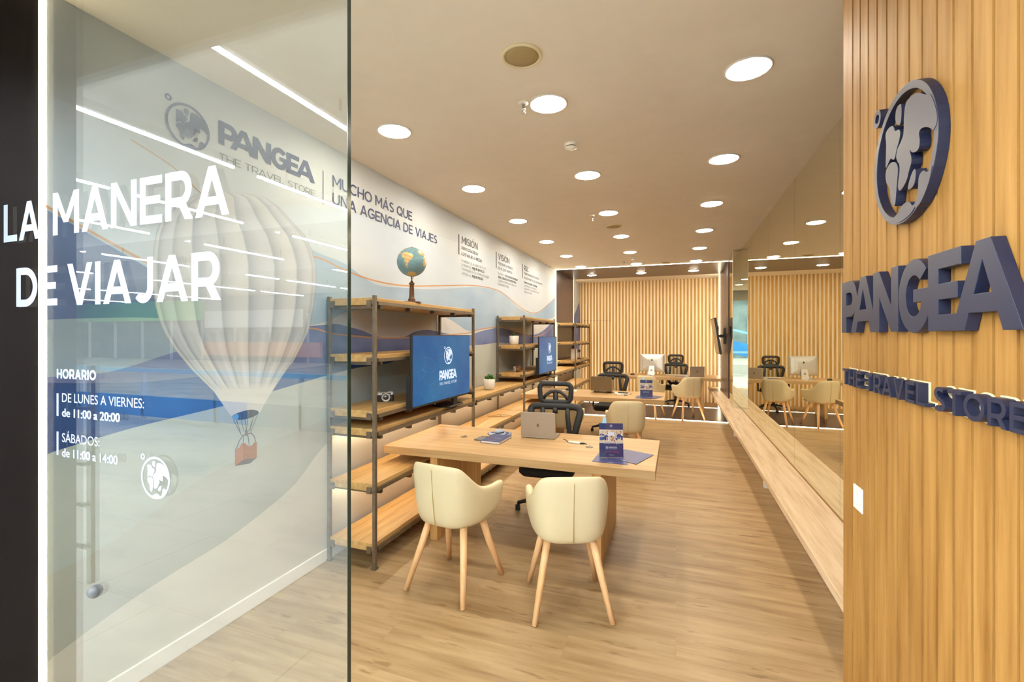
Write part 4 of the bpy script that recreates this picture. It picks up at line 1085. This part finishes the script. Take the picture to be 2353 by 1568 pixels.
# ------------------------------------------------------------------ televisions on the shelves
def make_tv(label, y0, loc_z=1.075, x=-1.925, L=1.05, Hh=0.58):
    r = thing('television', label, 'television', (x, y0, 0.99), 0, 'televisions on the shelving')
    zb = loc_z - 0.99
    hs = MB().box(-0.022, -0.002, 0, L, zb, zb + Hh, 0).box(-0.055, -0.022, 0.0, L * 0.97, zb - 0.0, zb + 0.26, 0).build('housing', M_BLACK, r, bevel=0.002)
    s = MB().box(-0.002, 0.0, 0.012, L - 0.012, zb + 0.016, zb + Hh - 0.008).build('screen', M_SCREEN, r)
    mb = MB(); cy = L * 0.57
    emblem(mb, (0.0004, cy, zb + 0.395), YA, ZA, 0.078)
    wordmark(mb, (0.0004, cy - 0.165, zb + 0.185), YA, ZA, 0.33, 0.085)
    caps_at(mb, 'THE TRAVEL STORE', (0.0004, cy - 0.165, zb + 0.142), YA, ZA, 0.33, 0.024, .09)
    mb.build('picture', M_SCREENINK, s)
    mb = MB()
    for k in range(9):                                   # faint contour lines of the screen picture
        c0 = (random.uniform(0.1, L - .1), zb + random.uniform(.05, Hh - .05)); rr_ = random.uniform(.05, .12)
        n = 26; ph = random.uniform(0, 6)
        pts = [(0.0003, min(max(c0[0] + rr_ * (1 + .3 * math.sin(3 * t + ph)) * math.cos(t), .02), L - .02), min(max(c0[1] + rr_ * .8 * (1 + .25 * math.sin(2 * t + ph)) * math.sin(t), zb + .02), zb + Hh - .02)) for t in [2 * PI * q_ / n for q_ in range(n)]]
        mb.tube(pts, 0.0008, closed=True, seg=4, ref=(1, 0, 0), sx=0.3)
    mb.build('contour_picture', M_SCREENLINE, s)
    yy = L * 0.76
    MB().rbox(-0.20, -0.01, yy - 0.15, yy + 0.15, 0.0, 0.014, 0.03).box(-0.05, -0.03, yy - 0.04, yy + 0.04, 0.01, zb + 0.02).build('foot', M_BLACK, r)
    return r
make_tv('television with lit blue screen on the shelving nearest the entrance', 3.075)
make_tv('television with lit blue screen on the second shelving unit', 6.575, 1.055)

# ------------------------------------------------------------------ things on the shelves
def pip(pt, poly):
    x_, y_ = pt; c_ = False; j = len(poly) - 1
    for i in range(len(poly)):
        if (poly[i][1] > y_) != (poly[j][1] > y_) and x_ < (poly[j][0] - poly[i][0]) * (y_ - poly[i][1]) / (poly[j][1] - poly[i][1]) + poly[i][0]: c_ = not c_
        j = i
    return c_
LAND = [[(-80, 8), (-72, 12), (-60, 10), (-50, 2), (-35, -6), (-39, -18), (-48, -26), (-58, -36), (-65, -44), (-68, -54), (-74, -50), (-72, -30), (-71, -18), (-81, -5)],
        [(-17, 15), (-10, 30), (0, 36), (20, 33), (32, 30), (42, 12), (51, 11), (40, -5), (40, -18), (32, -28), (20, -35), (14, -20), (9, 0), (8, 5), (-8, 5)],
        [(-125, 48), (-118, 33), (-105, 22), (-97, 16), (-86, 12), (-82, 9), (-88, 17), (-97, 25), (-82, 28), (-76, 36), (-65, 45), (-56, 52), (-80, 62), (-110, 68), (-140, 60)],
        [(-10, 36), (-8, 44), (0, 50), (10, 58), (30, 62), (60, 68), (60, 40), (35, 36), (15, 40)]]
root = thing('globe', 'antique blue globe on a turned dark wood stand on the tallest shelf', 'globe', (-2.07, 3.30, 1.9205))
v, f, cc = [], [], []; NL, NA = 56, 96; R = 0.121
tilt = Matrix.Rotation(math.radians(-24), 4, Vector((3.30, 2.07, 0)).normalized())
for i in range(NL + 1):
    la = -90 + 180 * i / NL
    for k in range(NA):
        lo = -180 + 360 * k / NA
        th_ = math.radians(lo + 38) + math.atan2(-3.30, 2.07) + 0.05       # Atlantic turned towards the entrance
        p = tilt @ Vector((R * math.cos(math.radians(la)) * math.cos(th_), R * math.cos(math.radians(la)) * math.sin(th_), R * math.sin(math.radians(la))))
        v.append((p.x, p.y, p.z + 0.342))
        land = la < -72 or any(pip((lo, la), L_) for L_ in LAND)
        rn = random.uniform(.88, 1.12)
        col = (0.16, 0.28, 0.32) if not land else ((0.62, 0.42, 0.20) if la > -60 else (0.55, 0.40, 0.18))
        if land and la > -60: col = (0.60 + .1 * math.sin(lo * .3), 0.40 + .12 * math.sin(la * .4 + lo * .2), 0.18)
        cc.append(tuple(min(1, c_ * rn) for c_ in col))
for i in range(NL):
    for k in range(NA): f.append((i * NA + k, i * NA + (k + 1) % NA, (i + 1) * NA + (k + 1) % NA, (i + 1) * NA + k))
vcol_mesh('ball', v, f, cc, root, M_GLOBE)
MB().lathe([(.078, 0), (.078, .008), (.07, .014), (.03, .016), (.03, .022), (.032, .03), (.026, .036), (.022, .05), (.017, .15), (.019, .153), (.024, .158), (.024, .164), (.015, .172), (.006, .188), (.001, .19)], seg=28).build('stand', M_WALNUT, root)
MB().bar((0, 0, .186), (-.004, 0, .224), .006, sides=10).tube([(.006, 0, .2), (.014, 0, .21), (.008, 0, .222)], .003).lathe([(.006, .462), (.006, .468), (.001, .471)], seg=12).build('axis_pin', M_BRASS, root)

root = thing('vintage_camera', 'small black and chrome film camera on the shelf beside the first television', 'camera', (-2.20, 3.12, 1.1205), math.radians(38))
MB().rbox(-.064, .064, -.018, .018, 0, .052, .012).build('body', M_BLACK, root)
MB().rbox(-.064, .064, -.018, .018, .052, .074, .012).lathe([(.009, .074), (.009, .080)], c=(-.05, 0, 0), seg=14).lathe([(.008, .074), (.008, .079)], c=(.048, 0, 0), seg=14).lathe([(.005, .074), (.005, .081)], c=(.03, 0, 0), seg=12).build('top_plate', M_SILVER, root)
MB().box(-.028, .040, -.0195, -.018, .057, .069).build('viewfinder', M_LENS, root)
T = Matrix.Translation((0.0, -.018, .0355)) @ Matrix.Rotation(PI / 2, 4, 'X')
ln = MB().lathe([(.031, -.002), (.031, .012), (.034, .016), (.034, .026), (.029, .030), (.027, .026), (.024, .018)], M=T, seg=32).build('lens_barrel', M_SILVER, root)
MB().lathe([(.024, .016), (.018, .021), (.001, .023)], M=T, seg=24).build('lens', M_LENS, ln)

def leaf_rosette(mb, c_, n, rad, h, fat, up0=0.35):
    for k in range(n):
        a_ = k * 2.39996; lev = k / n
        rr_ = rad * (1 - 0.75 * lev); el = up0 + 0.95 * lev
        d = Vector((math.cos(a_) * math.cos(el), math.sin(a_) * math.cos(el), math.sin(el)))
        s = Vector((-math.sin(a_), math.cos(a_), 0)); n_ = d.cross(s)
        o = Vector(c_) + Vector((0, 0, h * lev))
        P = [o, o + d * rr_ * .45 + s * fat, o + d * rr_ * .8 + s * fat * .8, o + d * rr_, o + d * rr_ * .8 - s * fat * .8, o + d * rr_ * .45 - s * fat]
        t_ = -n_ * fat * .45
        top = [p - t_ * (0 if i in (0, 3) else .4) for i, p in enumerate(P)]
        bt = [p + t_ * (0.2 if i in (0, 3) else 1) for i, p in enumerate(P)]
        vv = top + bt; mb.add(vv, [(0, 1, 2, 3, 4, 5), (11, 10, 9, 8, 7, 6)] + [(i, (i + 1) % 6, 6 + (i + 1) % 6, 6 + i) for i in range(6)], 0, True)
def make_pot(label, loc, group):
    r = thing('potted_succulent', label, 'plant', loc, 0, group)
    MB().lathe([(.04, 0), (.052, .004), (.062, .02), (.068, .05), (.07, .13), (.066, .132), (.064, .118), (.02, .116)], seg=36).build('pot', M_POT, r)
    MB().lathe([(.063, .116), (.05, .121), (.001, .122)], seg=24).build('soil', M_SOIL, r)
    return r
r = make_pot('white potted succulent with broad fresh green leaves on the low shelf', (-2.14, 5.145, .9905), 'potted succulents')
mb = MB(); leaf_rosette(mb, (0.01, 0, .125), 22, .078, .05, .017, .25); leaf_rosette(mb, (-.03, -.01, .125), 12, .05, .03, .012, .3); mb.build('leaves', M_LEAF, r)
r = make_pot('white potted succulent with dull olive tuft inside the second shelving unit', (-2.20, 6.22, 1.5155), 'potted succulents')
mb = MB(); leaf_rosette(mb, (0, 0, .125), 26, .055, .05, .011, .55); mb.build('leaves', M_LEAFDARK, r)

root = thing('leather_case', 'small brown and white leather keepsake with a cord, inside the second shelving unit', 'ornament', (-2.17, 6.28, 1.1205), math.radians(30))
MB().rbox(-.05, .05, -.035, .035, 0, .085, .02).build('body', M_LEATHER, root)
MB().box(-.052, -.03, -.037, .037, .002, .08).build('front', M_PLATE, root, bevel=0.004)
MB().tube([(.03, -.02, .08), (.0, -.045, .092), (-.04, -.04, .07), (-.05, -.042, .02), (-.01, -.05, .006)], .004).tube([(.05, 0, .05), (.09, 0, .03), (.14, .01, .005), (.2, .03, .005)], .004).build('cord', M_LEATHER, root)
MB().lathe([(.02, 0), (.02, .014), (.014, .016), (.001, .012)], M=Matrix.Translation((0.0, -.035, .045)) @ Matrix.Rotation(PI / 2, 4, 'X'), seg=20).build('boss', M_BRASS, root)

p = on_z(1150, 958, .60)
root = thing('wooden_ornament', 'slim bow shaped wooden ornament lying on the low shelf behind the laptop', 'ornament', (p.x, p.y, .601), math.radians(20))
MB().tube([(-.17, -.005, .006), (-.1, .03, .012), (0, .05, .016), (.08, .045, .014), (.15, .02, .01)], [.006, .009, .009, .008, .004], seg=8, sx=.6, ref=(0, 0, 1)).tube([(-.17, -.005, .006), (-.12, -.02, .006), (.02, -.01, .006), (.17, .01, .006)], [.006, .009, .008, .004], seg=8, sx=.6, ref=(0, 0, 1)).build('blade', M_SHELF, root)
MB().bar((0, -.01, .008), (0, .05, .014), .005).build('strut', M_WALNUT, root)

root = thing('white_box', 'white box on the back shelving unit, beside a small black stand', 'box', (-2.14, 10.05, 1.1205), math.radians(15))
MB().box(-.07, .07, -.06, .06, 0, .23).build('carton', M_PLATE, root, bevel=0.003)
MB().box(-.072, .072, -.062, .062, .205, .235).build('lid', M_POT, root, bevel=0.003)
root = thing('ornament_stand', 'small black stand with a cross bar beside the white box', 'ornament', (-2.05, 10.22, 1.1205))
MB().box(-.06, .06, -.07, .07, 0, .012).build('base', M_BLACK, root)
MB().bar((0, 0, .012), (0, 0, .2), .005).box(-.012, .012, -.06, .06, .175, .187).build('pole', M_BLACK, root)
MB().lathe([(.001, -.03), (.02, -.025), (.024, 0), (.02, .025), (.001, .03)], c=(0, 0, .185), seg=16).build('head', M_BLACK, root)

# ------------------------------------------------------------------ things on the desks
def laptop(label, loc, rz, m, logo, w_=.314, d_=.218, stand=0.0):
    r = thing('laptop', label, 'laptop', loc, rz, 'laptops on the desks')           # local -y is the lid side (back), +y the user's side
    b = MB().rbox(-w_ / 2, w_ / 2, 0, d_, .001 + stand, .014 + stand, .012).build('base', m, r)
    MB().box(-w_ / 2 + .02, w_ / 2 - .02, .03, .12, .0138 + stand, .0148 + stand).build('keyboard', M_BLACK, b)
    T = Matrix.Translation((0, .004, .012 + stand)) @ Matrix.Rotation(math.radians(4), 4, 'X')
    lid = MB().rbox(-w_ / 2, w_ / 2, 0, .222, -.004, .003, .012, M=T @ Matrix.Rotation(PI / 2, 4, 'X')).build('lid', m, r)
    MB().box(-w_ / 2 + .008, w_ / 2 - .008, .0042, .0048, .012, .21, M=T).build('screen', M_DARKSCREEN, lid)
    mb = MB(); apple(mb, T @ Vector((0, -.0032, .105)), XA, T.to_3x3() @ ZA, .021); mb.build('emblem', logo, lid)
    if stand:
        for s in (-1, 1):
            MB().box(s * .1 - .012, s * .1 + .012, 0.0, d_, stand - .006, stand).box(s * .1 - .01, s * .1 + .01, .002, .016, 0, stand).box(s * .1 - .01, s * .1 + .01, d_ - .03, d_ - .01, 0, stand - .004).build('riser_leg', M_BLACK, r)
    return r
def mouse(label, loc, rz, top, under):
    r = thing('mouse', label, 'computer mouse', loc, rz, 'computer mice')
    mb = MB(); n = 20; rows_ = [(.92, 0.0), (.98, .005), (1.0, .011)]
    v = []
    for k_, z_ in rows_: v += [(k_ * .03 * math.cos(2 * PI * i / n), k_ * .052 * math.sin(2 * PI * i / n), z_) for i in range(n)]
    f = [tuple(range(n))[::-1], tuple(range(2 * n, 3 * n))] + [(j * n + i, j * n + (i + 1) % n, (j + 1) * n + (i + 1) % n, (j + 1) * n + i) for j in range(2) for i in range(n)]
    mb.add(v, f, 0, True); mb.build('base', under, r)
    mb = MB(); rows_ = [(1.0, .011), (.96, .022), (.78, .030), (.4, .035)]; v = []
    for k_, z_ in rows_: v += [(k_ * .03 * math.cos(2 * PI * i / n), k_ * .052 * math.sin(2 * PI * i / n), z_) for i in range(n)]
    f = [tuple(range(3 * n, 4 * n))] + [(j * n + i, j * n + (i + 1) % n, (j + 1) * n + (i + 1) % n, (j + 1) * n + i) for j in range(3) for i in range(n)]
    mb.add(v, f, 0, True); mb.build('shell', top, r)
    MB().rbox(-.006, .006, -.034, -.006, .0335, .0365, .005).build('wheel', M_NAVY, r)
    return r
def brochure(label, loc, rz):
    r = thing('brochure_stand', label, 'brochure', loc, rz, 'navy brochures in stands')
    T = Matrix.Rotation(math.radians(-6), 4, 'X')
    W2, HH = .088, .252
    card = MB().box(-W2, W2, -.0015, .0015, .004, HH, M=T).build('brochure', M_BROCHURE, r)
    U = XA; V = T.to_3x3() @ ZA; N = U.cross(V)
    def at(x_, z_, k_=1): return T @ Vector((x_, -.0016 - .0003 * k_, z_))
    def rect(mb, x0, x1, z0, z1, mi, k_=1):
        mb.poly([at(x0, z0, k_), at(x1, z0, k_), at(x1, z1, k_), at(x0, z1, k_)], N, .0002, mi)
    mb = MB()
    rect(mb, -W2, W2, .105, .205, 0, 1)
    rnd = random.Random(3)
    for k_ in range(34):
        s_ = rnd.choice((-1, 1)); x_ = s_ * rnd.uniform(.025, .08); z_ = rnd.uniform(.125, .162); h_ = rnd.uniform(.008, .02)
        rect(mb, x_ - .006, min(x_ + .006, W2), z_, z_ + h_, rnd.choice((1, 1, 2)), 2)
    for k_ in range(40):
        x_ = rnd.uniform(-.082, .078); z_ = rnd.uniform(.165, .19); rect(mb, x_, x_ + .004, z_, z_ + rnd.uniform(.004, .012), rnd.choice((3, 4)), 2)
    rect(mb, -.024, .024, .160, .188, 5, 3)
    for k_ in range(22):
        x_ = rnd.uniform(-.045, .038); z_ = rnd.uniform(.112, .15); rect(mb, x_, x_ + .008, z_, z_ + .011, rnd.choice((3, 6, 5, 4)), 3)
    mb.build('photo', [plain_get('photo cream', (226, 200, 172)), plain_get('photo blue', (50, 60, 140)), plain_get('photo light blue', (70, 100, 170)), plain_get('photo rose', (196, 140, 112)), plain_get('photo brown', (120, 80, 70)), plain_get('photo white', (224, 222, 232)), plain_get('photo orange', (200, 120, 80))], card)
    mb = MB()
    text_at(mb, '¡BUEN VIAJE!', at(-.055, .102, 4), U, V, .112, .014, .03, .0002)
    emblem(mb, at(-.033, .072, 2), U, V, .011, .0002)
    wordmark(mb, at(-.018, .068, 2), U, V, .062, .012, .0002)
    text_at(mb, 'THE TRAVEL STORE', at(-.018, .062, 2), U, V, .062, .003, 0, .0002)
    emblem(mb, at(0, .232, 2), U, V, .010, .0002)
    mb.box(-.018, .018, -.0022, -.0016, .0185, .0205, M=T)
    mb.build('lettering', M_WHITEVINYL, card)
    mb = MB(); rect(mb, -.05, .045, .046, .0475, 0, 2); rect(mb, -.052, .06, .038, .040, 0, 2); rect(mb, .03, .06, .034, .0365, 0, 2); mb.build('magenta_lettering', M_PINK, card)
    MB().box(-W2 - .002, W2 + .002, -.0035, -.0024, .0, HH + .002, M=T).box(-W2 - .002, W2 + .002, -.004, .075, 0.0, .002).build('holder', M_ACRYL, r)
    mb = MB(); mb.poly([(-.075, .032, .20), (-.05, .09, .285), (-.028, .09, .282), (-.03, .032, .20)], (0, 0, 1), .002); mb.build('prop', M_SKYPANEL, r)
    return r
_pg = {}
def plain_get(n_, c_):
    if n_ not in _pg: _pg[n_] = plain(n_, c_, 0.4)
    return _pg[n_]
def folder(label, pts, z, group):
    c_ = sum((Vector(p_) for p_ in pts), Vector((0, 0))) / len(pts)
    r = thing('folder', label, 'folder', (c_.x, c_.y, z), 0, group)
    L_ = [(p_[0] - c_.x, p_[1] - c_.y, 0) for p_ in pts]
    MB().poly(L_, (0, 0, 1), .002).build('cover', M_NAVYCARD, r)
    a_ = Vector(L_[0]); b_ = Vector(L_[1]); U = (b_ - a_).normalized(); V = ZA.cross(U)
    mb = MB(); o = a_.lerp(b_, .42) + V * .012 + ZA * .002; wordmark(mb, o, U, V, .05, .008, .0003); emblem(mb, o + U * .025 + V * .014, U, V, .006, .0003); mb.build('lettering', M_WHITEVINYL, r)
    return r
def grommet(label, x_, y_):
    r = thing('cable_grommet', label, 'cable grommet', (x_, y_, ZT), 0, 'desk cable grommets')
    MB().lathe([(.031, -.0002), (.031, .003), (.028, .0045), (.001, .0045)], seg=28).build('cap', M_STEEL, r)
    MB().box(-.012, .012, .012, .024, .0045, .0055).build('slot', M_BLACK, r)
def hub(label, loc, rz):
    r = thing('usb_hub', label, 'usb hub', loc, rz, 'usb hubs on the desks')
    MB().rbox(-.055, .055, -.02, .02, 0, .012, .004).build('body', M_SILVER, r)
    MB().tube([(-.055, 0, .006), (-.075, .01, .005), (-.085, .04, .005), (-.105, .055, .005), (-.13, .06, .006)], .0025, ref=(0, 0, 1)).build('cable', M_BLACK, r)
    MB().box(.055, .085, -.012, .012, .001, .011).tube([(.085, 0, .006), (.1, 0, .006), (.112, -.004, .004)], .004, ref=(0, 0, 1)).build('plug', M_BLACK, r)
# nearest desk
laptop('grey laptop with raised lid on the nearest desk', (-1.152, 3.90, ZT + .0005), math.radians(3), M_ALU, M_DARKALU)
grommet('dark round cable grommet at the wall end of the nearest desk', -1.802, 3.742); grommet('dark round cable grommet beside the hub on the nearest desk', -.669, 3.745)
hub('silver hub cabled to the laptop on the nearest desk', (-.812, 3.838, ZT + .0005), math.radians(-10))
root = thing('phone', 'dark grey phone lying left of the navy notebook on the nearest desk', 'phone', (-1.620, 3.722, ZT + .0005), math.radians(-4))
MB().rbox(-.038, .038, -.078, .078, 0, .008, .011).build('body', M_PHONE, root); MB().rbox(.006, .033, .046, .073, .008, .0095, .006).build('lens_island', M_BLACK, root)
root = thing('notebook', 'navy notebook with white page edges on the nearest desk', 'notebook', (-1.474, 3.714, ZT + .0005), math.radians(-2))
MB().box(-.085, .083, -.138, .138, .0025, .0185).build('pages', M_PLATE, root)
cv = MB().box(-.088, .086, -.141, .141, 0, .0025).box(-.088, .086, -.141, .141, .0185, .021).box(-.088, -.0852, -.141, .141, 0, .021).build('cover', M_NAVYINK, root)
mb = MB(); text_at(mb, 'Pangea', (.05, -.01, .021), -XA, -YA, .06, .016, .02, .0003); text_at(mb, 'the travel', (.03, -.10, .021), -XA, -YA, .06, .010, .0, .0003); mb.build('lettering', M_WHITEVINYL, cv)
mb = MB(); text_at(mb, 'cuaderno', (-.0, -.03, .021), -XA, -YA, .05, .012, .02, .0003); mb.build('red_lettering', M_RED, cv)
root = thing('mouse_pad', 'round white and navy mouse pad with a globe emblem on the nearest desk', 'mouse pad', (-1.545, 3.967, ZT + .0005), 0)
pd = MB().lathe([(.112, 0), (.112, .003), (.001, .003)], seg=48).build('pad', M_NAVYINK, root)
mb = MB(); emblem(mb, (0, 0, .003), -XA, -YA, .105, .0004); mb.build('emblem', M_WHITEVINYL, pd)
mouse('white mouse with navy underside on the round mouse pad', (-1.55, 3.985, ZT + .0043), math.radians(150), M_WHITEVINYL, M_NAVY)
folder('navy folder under the brochure stand on the nearest desk, the near one', [(-.574, 3.315), (-.321, 3.310), (-.34, 3.62), (-.56, 3.62)], ZT + .0005, 'navy folders on the nearest desk')
folder('navy folder under the brochure stand on the nearest desk, turned outwards to the edge', [(-.485, 3.45), (-.264, 3.344), (-.159, 3.650), (-.388, 3.751)], ZT + .0028, 'navy folders on the nearest desk')
brochure('navy travel brochure in a clear stand on the nearest desk', (-.452, 3.455, ZT + .0055), math.radians(15))
# middle desk
laptop('dark laptop on a riser on the middle desk', (-1.12, 7.33, ZT + .0005), math.radians(-4), M_DARKALU, M_STEEL, .34, .235, .03)
hub('silver hub on the middle desk, beside the riser', (-.80, 7.16, ZT + .0005), math.radians(-8))
root = thing('phone', 'dark phone on papers beside the hub on the middle desk', 'phone', (-.78, 7.36, ZT + .012), math.radians(70))
MB().rbox(-.038, .038, -.078, .078, 0, .009, .011).build('body', M_BLACK, root)
root = thing('paper_stack', 'small stack of white papers on the middle desk under the dark phone', 'papers', (-.80, 7.36, ZT + .0005), math.radians(10))
MB().box(-.11, .11, -.08, .08, 0, .010).build('sheets', M_PLATE, root)
root = thing('paper_stack', 'white paper sheet under the black mouse on the middle desk', 'papers', (-1.66, 7.45, ZT + .0005), math.radians(8))
MB().box(-.12, .12, -.08, .08, 0, .003).build('sheets', M_PLATE, root)
mouse('black mouse on a white sheet on the middle desk', (-1.68, 7.46, ZT + .0037), math.radians(80), M_BLACK, M_BLACK)
folder('navy folder under the brochure stand on the middle desk, the near one', [(-.56, 6.89), (-.32, 6.88), (-.33, 7.17), (-.55, 7.18)], ZT + .0005, 'navy folders on the middle desk')
folder('navy folder under the brochure stand on the middle desk, turned outwards to the edge', [(-.49, 7.0), (-.28, 6.90), (-.18, 7.19), (-.39, 7.29)], ZT + .0028, 'navy folders on the middle desk')
brochure('navy travel brochure in a clear stand on the middle desk', (-.41, 7.03, ZT + .0055), math.radians(6))
grommet('dark round cable grommet near the brochure on the middle desk', -.669, 7.32)
# back desk
p0 = on_z(1490, 862, ZT)
root = thing('desktop_computer', 'large silver all in one computer on the back desk, seen from behind', 'computer', (-.52, 11.08, ZT + .0005), math.radians(-8))
T = Matrix.Translation((0, .02, .275)) @ Matrix.Rotation(math.radians(-4), 4, 'X')
mb = MB(); n = 28; o1 = rrect(.55, .55, -.20, .21, .02, 5)
vv = [(x_, .012, z_) for x_, z_ in o1] + [(x_, .004, z_) for x_, z_ in o1] + [(x_ * .8, -.012, z_ * .8) for x_, z_ in o1] + [(x_ * .4, -.03, z_ * .4) for x_, z_ in o1]
k_ = len(o1); ff = [tuple(range(k_)), tuple(range(3 * k_, 4 * k_))[::-1]] + [(j * k_ + i, j * k_ + (i + 1) % k_, (j + 1) * k_ + (i + 1) % k_, (j + 1) * k_ + i) for j in range(3) for i in range(k_)]
mb.add(vv, ff, 0, True, M=T); hs = mb.build('housing', M_SILVER, root)
mb = MB(); apple(mb, T @ Vector((0, -.031, .07)), XA, T.to_3x3() @ ZA, .030); mb.build('emblem', M_BLACK, hs)
MB().box(-.26, .26, .0125, .0135, -.12, .195, M=T).build('screen', M_DARKSCREEN, hs)
st = MB(); st.poly([(-.075, -.10, 0), (.075, -.10, 0), (.075, .09, 0), (-.075, .09, 0)], (0, 0, 1), .006)
st.poly([(-.075, -.10, .004), (.075, -.10, .004), (.055, -.035, .21), (-.055, -.035, .21)], (0, 1, 0), .01); st.box(-.05, .05, -.035, .0, .185, .215)
sd_ = st.build('stand', M_SILVER, root)
MB().lathe([(.026, 0), (.026, .002), (.018, .0021), (.018, .0005), (.001, .0004)], M=Matrix.Translation((0, -.0665, .105)) @ Matrix.Rotation(math.radians(107), 4, 'X'), seg=24).build('cable_hole', M_STEEL, sd_)
laptop('grey laptop on the back desk, beside the empty mesh chair', (.44, 10.86, ZT + .0005), math.radians(14), M_ALU, M_BLACK)
root = thing('keyboard', 'slim white keyboard behind the silver computer on the back desk', 'keyboard', (-.02, 11.2, ZT + .0005), math.radians(-8))
MB().rbox(-.21, .21, -.057, .057, 0, .008, .008).build('body', M_SILVER, root); MB().box(-.2, .2, -.05, .05, .008, .0095).build('keys', M_PLATE, root)
root = thing('notebook', 'thin purple notebook near the edge of the back desk', 'notebook', (.09, 10.85, ZT + .0005), math.radians(6))
MB().box(-.095, .095, -.07, .07, .002, .010).build('pages', M_PLATE, root); MB().box(-.1, .1, -.073, .073, 0, .002).box(-.1, .1, -.073, .073, .010, .012).build('cover', M_NAVYCARD, root)
mouse('white mouse beside the silver computer on the back desk', (-.58, 10.80, ZT + .0005), math.radians(60), M_WHITEVINYL, M_SILVER)
mouse('white mouse left of the laptop on the back desk', (.23, 10.84, ZT + .0005), math.radians(70), M_WHITEVINYL, M_SILVER)
mouse('black mouse at the far left of the back desk', (-.95, 10.95, ZT + .0005), math.radians(70), M_BLACK, M_BLACK)
bpy.context.view_layer.update()
